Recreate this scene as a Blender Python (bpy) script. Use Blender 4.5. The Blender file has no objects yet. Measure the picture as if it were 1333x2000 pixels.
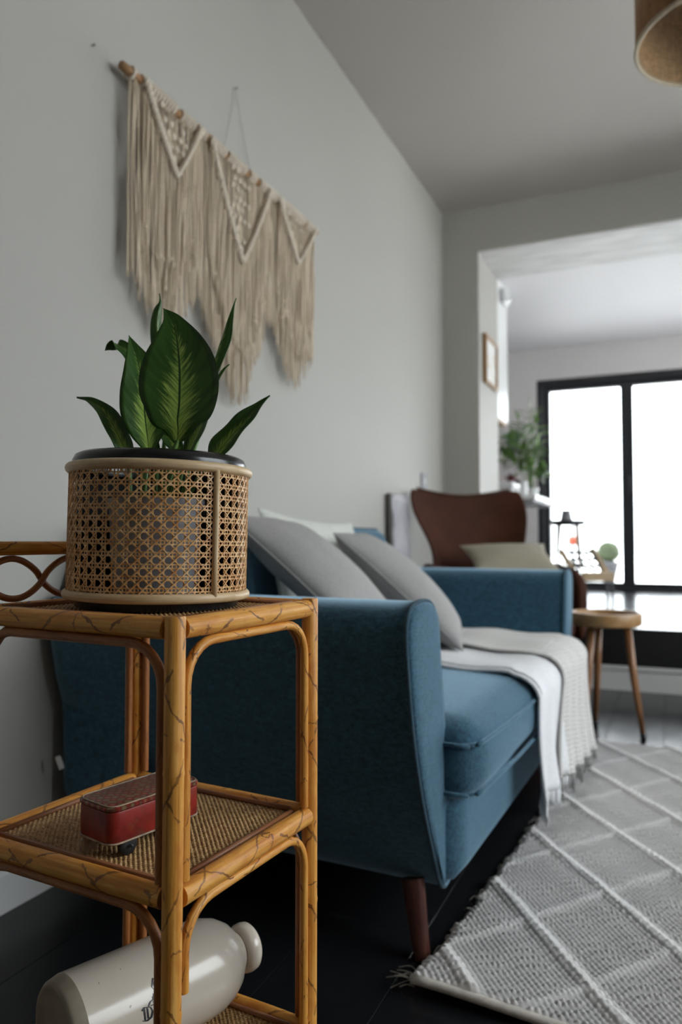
import bpy, bmesh, math, random
import numpy as np
from mathutils import Vector, Matrix, noise
PI = math.pi
rnd = random.Random(7)
C = bpy.context.scene.collection
SC = bpy.context.scene

# ------------------------------------------------------------------ camera
F_PX = 1446.0                                   # focal length in pixels of the 1333x2000 frame
PITCH = math.atan(56 / F_PX)
CAM = Vector((1.235, 0.0, 0.74))
YAW = math.radians(24)
cam_d = bpy.data.cameras.new('camera'); cam = bpy.data.objects.new('camera', cam_d); C.objects.link(cam)
cam.location = CAM; cam.rotation_euler = (PI / 2 + PITCH, 0, YAW)
cam_d.sensor_fit = 'VERTICAL'; cam_d.sensor_height = 36; cam_d.sensor_width = 24
cam_d.lens = F_PX / 2000 * 36; cam_d.clip_start = 0.02; cam_d.clip_end = 200
cam_d.dof.use_dof = True; cam_d.dof.focus_distance = 0.80; cam_d.dof.aperture_fstop = 4.0
SC.camera = cam

# ------------------------------------------------------------------ light: an overcast sky through the doors and the side window
SKY = 13.0
w = bpy.data.worlds.new('world'); SC.world = w; w.use_nodes = True
wt = w.node_tree; wn = wt.nodes; wc_ = wn.new('ShaderNodeTexCoord'); wx_ = wn.new('ShaderNodeSeparateXYZ'); wr0 = wn.new('ShaderNodeMapRange')
wt.links.new(wc_.outputs['Generated'], wx_.inputs[0]); wt.links.new(wx_.outputs[2], wr0.inputs[0])      # overcast: the zenith three times the horizon
wr0.inputs[1].default_value = 0; wr0.inputs[2].default_value = 1; wr0.inputs[3].default_value = SKY / 3; wr0.inputs[4].default_value = SKY
wt.links.new(wr0.outputs[0], wn['Background'].inputs[1]); wn['Background'].inputs[0].default_value = (0.92, 0.955, 1.0, 1)
SC.view_settings.view_transform = 'Standard'; SC.view_settings.look = 'None'
SC.view_settings.gamma = 1; SC.view_settings.use_curve_mapping = False
SC.view_settings.exposure = 0.36
SC.cycles.use_denoising = True
def portal(name, loc, rot, sx, sy):             # only guides the sampling of the sky
    l = bpy.data.lights.new(name, 'AREA'); l.shape = 'RECTANGLE'; l.size = sx; l.size_y = sy
    l.cycles.is_portal = True
    o = bpy.data.objects.new(name, l); C.objects.link(o); o.location = loc; o.rotation_euler = rot
RW = dict(y0=0.65, y1=3.6, z0=.8, z1=2.4, x=3.4)      # side window
portal('sky_portal_window', (RW['x'] + .3, (RW['y0'] + RW['y1']) / 2, 1.6), (0, PI / 2, 0), 1.6, 2.95)
portal('sky_portal_dining', (3.7, 5.85, 1.35), (0, PI / 2, 0), 2.0, 1.8)
portal('sky_portal_doors', (1.61, 7.1, 1.25), (-PI / 2, 0, 0), 2.95, 1.9)

# ------------------------------------------------------------------ helpers
Rv = Vector((math.cos(YAW), math.sin(YAW), 0)); Fv = Vector((-math.sin(YAW), math.cos(YAW), 0))
def W(u, d, z): p = CAM + Rv * u + Fv * d; return Vector((p.x, p.y, z))
def ray(px, py):
    x = (px - 666.5) / F_PX; y = -(py - 1000) / F_PX
    f = math.cos(PITCH) - y * math.sin(PITCH); z = math.sin(PITCH) + y * math.cos(PITCH)
    return Rv * (x / f) + Fv + Vector((0, 0, z / f))
def P(px, py, d): return CAM + ray(px, py) * d

class MB:
    def __init__(s): s.v = []; s.f = []; s.uv = []; s.mi = []
    def add(s, vs, fs, uvs=None, mi=0):
        o = len(s.v); s.v.extend([tuple(v) for v in vs])
        for k, f in enumerate(fs):
            s.f.append(tuple(i + o for i in f)); s.mi.append(mi)
            s.uv.append(uvs[k] if uvs else [(0, 0)] * len(f))
    def mesh(s, name, smooth=True, merge=0, angle=None):
        me = bpy.data.meshes.new(name); me.from_pydata(s.v, [], s.f)
        ul = me.uv_layers.new(name='UVMap')
        ul.data.foreach_set('uv', np.array([c for f in s.uv for p in f for c in p], dtype=np.float32))
        me.polygons.foreach_set('material_index', np.array(s.mi, dtype=np.int32))
        if smooth: me.polygons.foreach_set('use_smooth', np.ones(len(s.f), dtype=bool))
        if merge:
            bm = bmesh.new(); bm.from_mesh(me); bmesh.ops.remove_doubles(bm, verts=bm.verts, dist=merge); 
            bmesh.ops.recalc_face_normals(bm, faces=bm.faces); bm.to_mesh(me); bm.free()
        me.update()
        if smooth and angle: me.set_sharp_from_angle(angle=math.radians(angle))
        return me
    def build(s, name, mats, parent=None, smooth=True, merge=0, angle=None):
        me = s.mesh(name, smooth, merge, angle)
        for m in (mats if isinstance(mats, (list, tuple)) else [mats]): me.materials.append(m)
        return link(name, me, parent)
def link(name, me, parent=None):
    o = bpy.data.objects.new(name, me); C.objects.link(o)
    if parent: o.parent = parent
    return o
def tag(o, label=None, cat=None, group=None, kind=None):
    if label: o['label'] = label
    if cat: o['category'] = cat
    if group: o['group'] = group
    if kind: o['kind'] = kind
    return o
def thing(name, loc, label, cat, group=None, rz=0):
    o = bpy.data.objects.new(name, None); C.objects.link(o); o.empty_display_size = .05
    o.location = loc; o.rotation_euler = (0, 0, rz)
    return tag(o, label, cat, group)
def smooth_path(pts, n=6, closed=False):
    pts = [Vector(p) for p in pts]; out = []; N = len(pts)
    for i in range(N if closed else N - 1):
        if closed: a, b, c, d = (pts[(i + k) % N] for k in (-1, 0, 1, 2))
        else: a, b, c, d = pts[max(i - 1, 0)], pts[i], pts[i + 1], pts[min(i + 2, N - 1)]
        for k in range(n):
            t = k / n
            out.append(.5 * ((2 * b) + (c - a) * t + (2 * a - 5 * b + 4 * c - d) * t * t + (3 * b - a - 3 * c + d) * t ** 3))
    if not closed: out.append(pts[-1])
    return out
def tube(mb, pts, r, n=10, closed=False, caps=True, mi=0, v0=0.0):
    pts = [Vector(p) for p in pts]; N = len(pts)
    rs = r if isinstance(r, (list, tuple)) else [r] * N
    T = []
    for i in range(N):
        a = pts[(i - 1) % N] if (closed or i > 0) else pts[i]; b = pts[(i + 1) % N] if (closed or i < N - 1) else pts[i]
        T.append((b - a).normalized())
    ref = Vector((0, 0, 1)) if abs(T[0].z) < .9 else Vector((1, 0, 0))
    nv = (ref - T[0] * ref.dot(T[0])).normalized(); vs = []; L = [v0]
    for i in range(N):
        if i: L.append(L[-1] + (pts[i] - pts[i - 1]).length)
        nv = (nv - T[i] * nv.dot(T[i])).normalized(); bv = T[i].cross(nv)
        for k in range(n):
            a = 2 * PI * k / n; vs.append(pts[i] + (nv * math.cos(a) + bv * math.sin(a)) * rs[i])
    fs = []; uv = []; M = N if closed else N - 1
    if closed: L.append(L[-1] + (pts[0] - pts[-1]).length)
    for i in range(M):
        j = (i + 1) % N
        for k in range(n):
            q = (k + 1) % n
            fs.append((i * n + k, i * n + q, j * n + q, j * n + k))
            uv.append([(k / n, L[i]), ((k + 1) / n, L[i]), ((k + 1) / n, L[i + 1]), (k / n, L[i + 1])])
    if caps and not closed:
        fs.append(tuple(range(n))[::-1]); uv.append([(0, L[0])] * n)
        fs.append(tuple((N - 1) * n + k for k in range(n))); uv.append([(0, L[-1])] * n)
    mb.add(vs, fs, uv, mi); return mb
def lathe(mb, prof, n=32, o=(0, 0, 0), mi=0, caps=True, M=None):
    """prof: [(r, z)] bottom to top round the z axis, optionally moved by the matrix M"""
    o = Vector(o); vs = []; fs = []; uv = []; N = len(prof)
    for r, z in prof:
        for k in range(n):
            a = 2 * PI * k / n; p = Vector((r * math.cos(a), r * math.sin(a), z))
            vs.append(M @ p if M else p + o)
    for i in range(N - 1):
        for k in range(n):
            q = (k + 1) % n; fs.append((i * n + k, i * n + q, (i + 1) * n + q, (i + 1) * n + k))
            uv.append([(k / n, prof[i][1]), ((k + 1) / n, prof[i][1]), ((k + 1) / n, prof[i + 1][1]), (k / n, prof[i + 1][1])])
    if caps:
        if prof[0][0] > 1e-5: fs.append(tuple(range(n))[::-1]); uv.append([(0, 0)] * n)
        if prof[-1][0] > 1e-5: fs.append(tuple((N - 1) * n + k for k in range(n))); uv.append([(0, 0)] * n)
    mb.add(vs, fs, uv, mi); return mb
def ring(mb, c, R, r, n=64, m=10, mi=0):
    return tube(mb, [Vector(c) + Vector((R * math.cos(2 * PI * k / n), R * math.sin(2 * PI * k / n), 0)) for k in range(n)], r, m, True, mi=mi)
def box(mb, a, b, mi=0, M=None):
    x0, y0, z0 = a; x1, y1, z1 = b
    vs = [Vector(p) for p in ((x0, y0, z0), (x1, y0, z0), (x1, y1, z0), (x0, y1, z0), (x0, y0, z1), (x1, y0, z1), (x1, y1, z1), (x0, y1, z1))]
    if M: vs = [M @ p for p in vs]
    fs = [(0, 3, 2, 1), (4, 5, 6, 7), (0, 1, 5, 4), (1, 2, 6, 5), (2, 3, 7, 6), (3, 0, 4, 7)]
    uv = [[(vs[i].x + vs[i].y, vs[i].z) if k > 1 else (vs[i].x, vs[i].y) for i in f] for k, f in enumerate(fs)]
    mb.add(vs, fs, uv, mi); return mb
def bbox(mb, a, b, r=.004, seg=2, mi=0, M=None):
    """box with rounded edges"""
    bm = bmesh.new(); bmesh.ops.create_cube(bm, size=1)
    for v in bm.verts: v.co = Vector([(a[i] + b[i]) / 2 + v.co[i] * (b[i] - a[i]) for i in range(3)])
    bmesh.ops.bevel(bm, geom=bm.edges[:], offset=r, segments=seg, affect='EDGES', profile=.5)
    bm.verts.index_update()
    vs = [(M @ v.co) if M else v.co.copy() for v in bm.verts]; fs = [[v.index for v in f.verts] for f in bm.faces]
    mb.add(vs, fs, [[(vs[i].x + vs[i].y * .7, vs[i].z + vs[i].y * .3) for i in f] for f in fs], mi); bm.free(); return mb
def rbox(mb, a, b, r, n=14, fn=None, mi=0):
    """soft block: a grid on each of six sides pulled round at the edges; fn may move each point"""
    a = Vector(a); b = Vector(b); c = (a + b) / 2; h = (b - a) / 2; seen = {}
    def key(s):
        k = tuple(round(x, 5) for x in s)
        if k in seen: return seen[k]
        p = Vector([s[i] * h[i] for i in range(3)])
        q = Vector([max(-(h[i] - r), min(h[i] - r, p[i])) for i in range(3)]); d = p - q
        if d.length > 1e-9: p = q + d.normalized() * r * min(1, max(abs(x) for x in d) / r if r else 1)
        if fn: p = fn(p + c, s) - c
        seen[k] = len(vs); vs.append(p + c); return seen[k]
    vs = []; fs = []
    g = [math.sin(PI / 2 * (-1 + 2 * i / n)) * .55 + (-1 + 2 * i / n) * .45 for i in range(n + 1)]
    for ax in range(3):
        for sg in (-1, 1):
            for i in range(n):
                for j in range(n):
                    q = []
                    for (x, y) in ((g[i], g[j]), (g[i + 1], g[j]), (g[i + 1], g[j + 1]), (g[i], g[j + 1])):
                        s = [0, 0, 0]; s[ax] = sg; s[(ax + 1) % 3] = x; s[(ax + 2) % 3] = y; q.append(key(s))
                    fs.append(tuple(q) if sg > 0 else tuple(q[::-1]))
    mb.add(vs, fs, [[(vs[i].x + vs[i].z, vs[i].y + vs[i].z) for i in f] for f in fs], mi); return mb
def loft(mb, rings, closed_ring=True, caps=True, mi=0):
    n = len(rings[0]); vs = [p for r in rings for p in r]; fs = []; uv = []
    for i in range(len(rings) - 1):
        for k in range(n if closed_ring else n - 1):
            q = (k + 1) % n; fs.append((i * n + k, i * n + q, (i + 1) * n + q, (i + 1) * n + k))
            uv.append([(k / n, i), ((k + 1) / n, i), ((k + 1) / n, i + 1), (k / n, i + 1)])
    if caps:
        fs.append(tuple(range(n))[::-1]); uv.append([(0, 0)] * n)
        fs.append(tuple((len(rings) - 1) * n + k for k in range(n))); uv.append([(0, 0)] * n)
    mb.add(vs, fs, uv, mi); return mb
def ribbon(mb, pts, nrm, hw, ht, mi=0):
    """flat strand of rectangular section lying across nrm"""
    N = len(pts); vs = []; fs = []; uv = []; L = 0
    for i in range(N):
        t = (pts[min(i + 1, N - 1)] - pts[max(i - 1, 0)]).normalized(); nn = nrm[i]; s = t.cross(nn).normalized()
        vs += [pts[i] - s * hw - nn * ht, pts[i] + s * hw - nn * ht, pts[i] + s * hw * .7 + nn * ht, pts[i] - s * hw * .7 + nn * ht]
    for i in range(N - 1):
        l2 = L + (pts[i + 1] - pts[i]).length
        for k in range(4):
            q = (k + 1) % 4; fs.append((i * 4 + k, i * 4 + q, i * 4 + 4 + q, i * 4 + 4 + k))
            uv.append([(k / 4, L), (k / 4 + .25, L), (k / 4 + .25, l2), (k / 4, l2)])
        L = l2
    mb.add(vs, fs, uv, mi); return mb
def frame_mat(o, x, z):
    """matrix with origin o, local z along z, local x near x"""
    z = Vector(z).normalized(); x = Vector(x); x = (x - z * x.dot(z)).normalized(); y = z.cross(x)
    return Matrix(((x.x, y.x, z.x, o[0]), (x.y, y.y, z.y, o[1]), (x.z, y.z, z.z, o[2]), (0, 0, 0, 1)))

# ------------------------------------------------------------------ materials
class NT:
    def __init__(s, name):
        s.m = bpy.data.materials.new(name); s.m.use_nodes = True; s.t = s.m.node_tree; s.b = s.t.nodes['Principled BSDF']
    def n(s, typ, **kw):
        x = s.t.nodes.new(typ)
        for k, v in kw.items():
            if k.startswith('i_'):
                kk = k[2:]; sock = x.inputs[int(kk)] if kk.isdigit() else x.inputs[kk.replace('_', ' ')]
                s.set(sock, v)
            else: setattr(x, k, v)
        return x
    def set(s, sock, v):
        if isinstance(v, bpy.types.NodeSocket): s.t.links.new(v, sock)
        elif isinstance(v, bpy.types.Node): s.t.links.new(v.outputs[0], sock)
        else: sock.default_value = v
    def math(s, op, a, b=0.0, c=0.0):
        x = s.n('ShaderNodeMath', operation=op); s.set(x.inputs[0], a); s.set(x.inputs[1], b); s.set(x.inputs[2], c); return x.outputs[0]
    def mix(s, f, a, b, bt='MIX'):
        x = s.n('ShaderNodeMix', data_type='RGBA', blend_type=bt); s.set(x.inputs[0], f); s.set(x.inputs[6], a); s.set(x.inputs[7], b); return x.outputs[2]
    def coord(s, which='Object'): return s.n('ShaderNodeTexCoord').outputs[which]
    def map(s, vec, scale=(1, 1, 1), rot=(0, 0, 0), loc=(0, 0, 0)):
        x = s.n('ShaderNodeMapping'); s.set(x.inputs[0], vec); x.inputs['Scale'].default_value = scale; x.inputs['Rotation'].default_value = rot; x.inputs['Location'].default_value = loc; return x.outputs[0]
    def noise(s, vec, scale, detail=3, rough=.5):
        x = s.n('ShaderNodeTexNoise'); s.set(x.inputs['Vector'], vec); x.inputs['Scale'].default_value = scale; x.inputs['Detail'].default_value = detail; x.inputs['Roughness'].default_value = rough; return x.outputs[0]
    def ramp(s, f, stops):
        x = s.n('ShaderNodeValToRGB'); s.set(x.inputs[0], f); e = x.color_ramp.elements
        while len(e) < len(stops): e.new(.5)
        for k, (p, c) in enumerate(stops): e[k].position = p; e[k].color = c if len(c) == 4 else (*c, 1)
        return x.outputs[0]
    def bump(s, h, dist=.002, strength=1.0):
        x = s.n('ShaderNodeBump'); s.set(x.inputs['Height'], h); x.inputs['Distance'].default_value = dist; x.inputs['Strength'].default_value = strength
        s.t.links.new(x.outputs[0], s.b.inputs['Normal'])
    def out(s, color=None, rough=None, **kw):
        if color is not None: s.set(s.b.inputs['Base Color'], color if not isinstance(color, tuple) or len(color) == 4 else (*color, 1))
        if rough is not None: s.set(s.b.inputs['Roughness'], rough)
        for k, v in kw.items(): s.set(s.b.inputs[k.replace('_', ' ')], v)
        return s.m
def plain(name, col, rough=.5, var=.12, scale=40, bump=0, bscale=200, **kw):
    t = NT(name); co = t.coord()
    nz = t.noise(co, scale, 4)
    a = tuple(c * (1 - var) for c in col); b = tuple(min(1, c * (1 + var)) for c in col)
    col_ = t.ramp(nz, [(.3, a), (.7, b)])
    if bump: t.bump(t.noise(co, bscale, 3), bump)
    return t.out(col_, rough, **kw)

def m_bamboo(name, pal, lines=.85, rough=.45):
    """cane skin: streaks along the pole, scorched crossing lines, rings at the nodes"""
    t = NT(name); uv = t.coord('UV'); rn = t.n('ShaderNodeObjectInfo').outputs['Random']
    sep = t.n('ShaderNodeSeparateXYZ'); t.set(sep.inputs[0], uv); u, v = sep.outputs[0], sep.outputs[1]
    v2 = t.math('ADD', v, t.math('MULTIPLY', rn, 7.3))
    cmb = t.n('ShaderNodeCombineXYZ'); t.set(cmb.inputs[0], t.math('MULTIPLY', t.math('SINE', t.math('MULTIPLY', u, 2 * PI)), .01)); t.set(cmb.inputs[1], t.math('MULTIPLY', t.math('COSINE', t.math('MULTIPLY', u, 2 * PI)), .01)); t.set(cmb.inputs[2], v2)
    vec = cmb.outputs[0]
    streak = t.noise(t.map(vec, (260, 260, 9)), 1, 4, .6); blotch = t.noise(t.map(vec, (60, 60, 22)), 1, 3, .6)
    col = t.ramp(streak, [(.25, pal[0]), (.5, pal[1]), (.78, pal[2])])
    col = t.mix(t.ramp(blotch, [(.48, (0, 0, 0)), (.72, (.75, .75, .75))]), col, (*pal[3], 1))
    wob = t.math('MULTIPLY', t.noise(t.map(vec, (90, 90, 60)), 1, 3), .22)
    def line(fr, tw, width, seed):
        f = t.math('FRACT', t.math('ADD', t.math('ADD', t.math('MULTIPLY', v2, fr), t.math('MULTIPLY', u, tw)), t.math('ADD', wob, seed)))
        d = t.math('ABSOLUTE', t.math('SUBTRACT', f, .5))
        k = t.n('ShaderNodeMapRange'); t.set(k.inputs[0], d); t.set(k.inputs[1], t.math('MULTIPLY', t.noise(t.map(vec, (120, 120, 90)), 1, 2), width * 2.6)); k.inputs[2].default_value = 0; k.inputs[3].default_value = 0; k.inputs[4].default_value = 1; k = k.outputs[0]; k = t.math('MULTIPLY', t.math('LESS_THAN', d, t.math('MULTIPLY', t.noise(t.map(vec, (120, 120, 90)), 1, 2), width * 2.3)), t.math('ADD', .35, t.math('MULTIPLY', t.noise(t.map(vec, (30, 30, 55)), 1, 2), .9)))
        g = t.math('GREATER_THAN', t.noise(t.map(vec, (40, 40, 30), loc=(seed * 9, 0, 0)), 1, 2), .43)
        return t.math('MULTIPLY', k, g)
    ln = t.math('MAXIMUM', line(11, 1, .020, .1), line(9, -1, .018, .6))
    ln = t.math('MAXIMUM', ln, t.math('MULTIPLY', line(5.2, 0, .006, .37), 1))
    col = t.mix(t.math('MULTIPLY', ln, lines), col, (*pal[4], 1))
    speck = t.math('GREATER_THAN', t.noise(t.map(vec, (500, 500, 420)), 1, 1), .74)
    col = t.mix(t.math('MULTIPLY', speck, .5), col, (*pal[4], 1))
    t.bump(streak, .0006, .6)
    return t.out(col, rough)
M = {}
M['bamboo'] = m_bamboo('bamboo', [(.46, .155, .016), (.76, .34, .055), (.88, .51, .15), (.54, .17, .02), (.10, .025, .01)])
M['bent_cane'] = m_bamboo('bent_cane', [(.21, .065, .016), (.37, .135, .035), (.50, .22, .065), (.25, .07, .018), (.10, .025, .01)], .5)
M['trim_cane'] = m_bamboo('trim_cane', [(.17, .06, .025), (.30, .12, .045), (.40, .19, .08), (.2, .06, .03), (.08, .025, .015)], .4)
M['pale_cane'] = m_bamboo('pale_cane', [(.52, .36, .19), (.66, .48, .28), (.74, .57, .36), (.5, .32, .15), (.3, .17, .08)], .12, .42)
M['cane'] = (lambda t: t.out(t.ramp(t.noise(t.map(t.coord('Object'), (1, 1, 1)), 90, 4, .7), [(.3, (.46, .19, .055)), (.5, (.70, .40, .16)), (.7, (.85, .60, .33))]), .42))(NT('cane'))
M['weave'] = (lambda t: t.out(t.ramp(t.noise(t.coord('Object'), 130, 4, .7), [(.3, (.26, .13, .045)), (.5, (.50, .30, .12)), (.72, (.66, .45, .22))]), .5))(NT('weave'))
def m_wall(name, col):
    t = NT(name); co = t.coord()
    c = t.ramp(t.noise(co, 1.3, 3), [(.3, tuple(x * .97 for x in col)), (.7, col)])
    t.bump(t.noise(co, 160, 4), .0012, .35); return t.out(c, .62)
M['wall'] = m_wall('wall_paint', (.435, .42, .385))
M['ceiling'] = m_wall('ceiling_paint', (.46, .425, .39))
M['dining_wall'] = m_wall('dining_wall_paint', (.80, .76, .75))
M['beam'] = (lambda t: (t.bump(t.noise(t.map(t.coord(), (3, 14, 8)), 3, 4), .004), t.out(t.ramp(t.noise(t.map(t.coord(), (2, 9, 4)), 2.2, 5), [(.3, (.50, .49, .48)), (.7, (.72, .70, .69))]), .6))[1])(NT('bare_plaster'))
M['dining_ceiling'] = m_wall('dining_ceiling_paint', (.74, .72, .735))
M['gloss_white'] = plain('white_gloss_paint', (.80, .80, .79), .3, .03, 4)
def m_floor(name, base, r):
    t = NT(name); co = t.coord(); rn = t.n('ShaderNodeObjectInfo').outputs['Random']
    n1 = t.noise(t.map(co, (9, 2, 2)), 4, 5, .65)
    c = t.mix(n1, (*[x * .6 for x in base], 1), (*[x * 1.6 for x in base], 1))
    c = t.mix(t.math('MULTIPLY', rn, .4), c, (*[x * .7 for x in base], 1))
    rr = t.math('ADD', t.math('MULTIPLY', t.noise(co, 7, 4), .14), r)
    t.bump(t.noise(t.map(co, (60, 8, 8)), 2, 3), .0003, .35); return t.out(c, rr)
M['tile'] = m_floor('black_floor_plank', (.010, .0105, .012), .17)
M['grout'] = plain('black_grout', (.014, .014, .015), .8, .2)
M['raised_tile'] = m_floor('dark_glossy_tile', (.014, .014, .018), .12)
M['riser'] = plain('black_riser', (.012, .012, .013), .35, .2, 20)
M['frame_black'] = plain('black_powder_coat', (.018, .019, .023), .4, .15, 60)
def m_glass():
    t = NT('clear_glass'); tr = t.n('ShaderNodeBsdfTransparent', i_0=(.97, .985, .98, 1)); gl = t.n('ShaderNodeBsdfGlossy'); gl.inputs['Roughness'].default_value = .01
    fr = t.n('ShaderNodeFresnel'); fr.inputs[0].default_value = 1.45
    mx = t.n('ShaderNodeMixShader'); t.set(mx.inputs[0], t.math('MULTIPLY', fr.outputs[0], .8)); t.t.links.new(tr.outputs[0], mx.inputs[1]); t.t.links.new(gl.outputs[0], mx.inputs[2])
    t.t.links.new(mx.outputs[0], t.t.nodes['Material Output'].inputs[0]); return t.m
M['glass'] = m_glass()
def m_fabric(name, a, b, scale=900, rough=.9, sheen=.08, bump=.0008, tint=(1, 1, 1)):
    t = NT(name); co = t.coord()
    w1 = t.noise(t.map(co, (1, .22, 1)), scale, 3, .7); w2 = t.noise(t.map(co, (.22, 1, .3)), scale, 3, .7)
    f = t.math('MULTIPLY', t.math('ADD', w1, w2), .5)
    c = t.ramp(f, [(.40, a), (.60, b)])
    c = t.mix(t.math('MULTIPLY', t.noise(co, 5, 3), .3), c, (*[x * .8 for x in a], 1))
    t.bump(f, bump, .8)
    return t.out(c, rough, Sheen_Weight=sheen, Sheen_Roughness=.45, Sheen_Tint=(*tint, 1))
M['teal'] = m_fabric('teal_upholstery', (.007, .042, .070), (.044, .140, .215), 330, .9, .8, .0008, (.55, .8, 1))
M['teal_piping'] = m_fabric('teal_piping', (.02, .055, .08), (.045, .10, .14), 500)
M['grey_velvet'] = m_fabric('grey_cushion_cloth', (.30, .29, .285), (.37, .36, .35), 300, .85, .05)
M['cream_cloth'] = m_fabric('cream_cushion_cloth', (.60, .61, .56), (.72, .73, .68), 200, .9, .3, .002)
M['beige_cloth'] = m_fabric('beige_cushion_cloth', (.30, .27, .20), (.36, .33, .25), 300)
M['white_throw'] = m_fabric('white_cotton', (.70, .70, .72), (.82, .82, .84), 260, .9, .2, .002)
def m_knit(name, a, b):
    t = NT(name); uv = t.coord('UV')
    wv = t.n('ShaderNodeTexWave', bands_direction='Y'); t.set(wv.inputs['Vector'], uv); wv.inputs['Scale'].default_value = 26; wv.inputs['Distortion'].default_value = 3; wv.inputs['Detail Scale'].default_value = 4
    wx = t.n('ShaderNodeTexWave', bands_direction='X'); t.set(wx.inputs['Vector'], uv); wx.inputs['Scale'].default_value = 34; wx.inputs['Distortion'].default_value = 2
    h = t.math('MULTIPLY', wv.outputs['Fac'], wx.outputs['Fac'])
    t.bump(h, .004, 1); return t.out(t.mix(h, (*a, 1), (*b, 1)), .95, Sheen_Weight=.3)
M['knit_throw'] = m_knit('cream_knit', (.62, .60, .575), (.82, .80, .775))
M['macrame'] = m_fabric('macrame_cotton', (.62, .51, .38), (.76, .65, .50), 350, .95, .05)
M['rope'] = m_fabric('macrame_knot_cotton', (.72, .63, .51), (.86, .78, .66), 350, .95, .05, .002)
M['driftwood'] = m_bamboo('driftwood', [(.22, .11, .045), (.33, .18, .08), (.42, .25, .12), (.3, .13, .05), (.15, .06, .03)], .3, .6)
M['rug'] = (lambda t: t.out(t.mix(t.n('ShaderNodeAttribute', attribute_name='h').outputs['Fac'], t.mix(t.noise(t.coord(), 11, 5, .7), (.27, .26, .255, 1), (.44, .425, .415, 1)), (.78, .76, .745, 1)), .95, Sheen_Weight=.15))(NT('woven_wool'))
M['rug_edge'] = plain('rug_binding', (.55, .51, .45), .95, .15, 60, .001, 300)
M['leather'] = (lambda t: (t.bump(t.noise(t.coord(), 260, 3), .0006, .5), t.out(t.ramp(t.noise(t.coord(), 6, 4), [(.3, (.044, .0125, .0055)), (.7, (.074, .024, .0115))]), .7, Specular_IOR_Level=.2))[1])(NT('brown_upholstery'))
def m_wood(name, a, b, c, rough=.4, scale=1.0, axis=2):
    t = NT(name); co = t.coord(); s = [38 * scale] * 3; s[axis] = 3 * scale
    g = t.noise(t.map(co, tuple(s)), 1.6, 5, .6)
    t.bump(g, .0005, .4); return t.out(t.ramp(g, [(.28, a), (.5, b), (.74, c)]), rough)
M['walnut'] = m_wood('walnut_leg', (.03, .009, .006), (.06, .017, .011), (.09, .027, .016), .3)
M['oak'] = m_wood('oiled_oak', (.26, .135, .05), (.34, .19, .075), (.42, .25, .11), .4, 1, 0)
M['oak_leg'] = m_wood('oak_leg', (.17, .07, .025), (.26, .115, .045), (.34, .165, .07), .35)
M['pale_wood'] = m_wood('pale_wood', (.50, .36, .20), (.60, .45, .28), (.68, .53, .35), .5)
M['black_gloss'] = plain('black_lacquer', (.008, .008, .009), .22, .2, 60)
M['black_matte'] = plain('black_rubber', (.012, .012, .013), .55, .2, 60)
M['dark_metal'] = plain('black_metal', (.03, .03, .034), .4, .2, 60)
M['grey_plastic'] = plain('grey_plastic_pot', (.38, .38, .41), .35, .08, 30)
M['soil'] = plain('potting_soil', (.03, .02, .014), .95, .5, 150, .004, 120)
M['stoneware'] = (lambda t: t.out(t.mix(t.math('GREATER_THAN', t.noise(t.coord(), 62, 2, .8), .735), t.ramp(t.noise(t.coord(), 7, 4), [(.3, (.58, .51, .42)), (.7, (.68, .61, .52))]), (.22, .16, .10, 1)), .26, Coat_Weight=.3, Coat_Roughness=.12))(NT('stoneware_glaze'))
M['stoneware_base'] = plain('stoneware_foot', (.36, .31, .235), .5, .15, 40)
M['ink'] = plain('printed_ink', (.02, .022, .025), .4, .1)
def m_tin():
    t = NT('red_tin_paint'); co = t.coord()
    n1 = t.noise(co, 55, 5, .75); n2 = t.noise(t.map(co, (1, 1, 1), loc=(3, 1, 2)), 26, 4, .6)
    c = t.ramp(n2, [(.35, (.16, .012, .008)), (.55, (.30, .022, .012)), (.75, (.20, .03, .012))])
    c = t.mix(t.ramp(n1, [(.58, (0, 0, 0)), (.72, (.8, .8, .8))]), c, (.17, .07, .03, 1))
    return t.out(c, .36)
M['tin_red'] = m_tin()
def m_tin_top():
    t = NT('patterned_tin_lid'); uv = t.coord('UV')
    v = t.n('ShaderNodeTexVoronoi', distance='MANHATTAN'); t.set(v.inputs['Vector'], uv); v.inputs['Scale'].default_value = 95; v.inputs['Randomness'].default_value = .25
    c = t.ramp(v.outputs['Distance'], [(.18, (.30, .18, .10)), (.34, (.34, .03, .02)), (.6, (.12, .018, .014)), (.85, (.22, .16, .08))])
    c = t.mix(t.ramp(t.noise(t.coord(), 40, 5, .7), [(.5, (0, 0, 0)), (.7, (.8, .8, .8))]), c, (.12, .035, .022, 1))
    return t.out(c, .4)
M['tin_top'] = m_tin_top()
M['tin_edge'] = plain('worn_tin_edge', (.34, .25, .17), .45, .4, 90)
M['terracotta'] = plain('brown_wheel_wood', (.13, .05, .025), .5, .2, 80)
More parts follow.
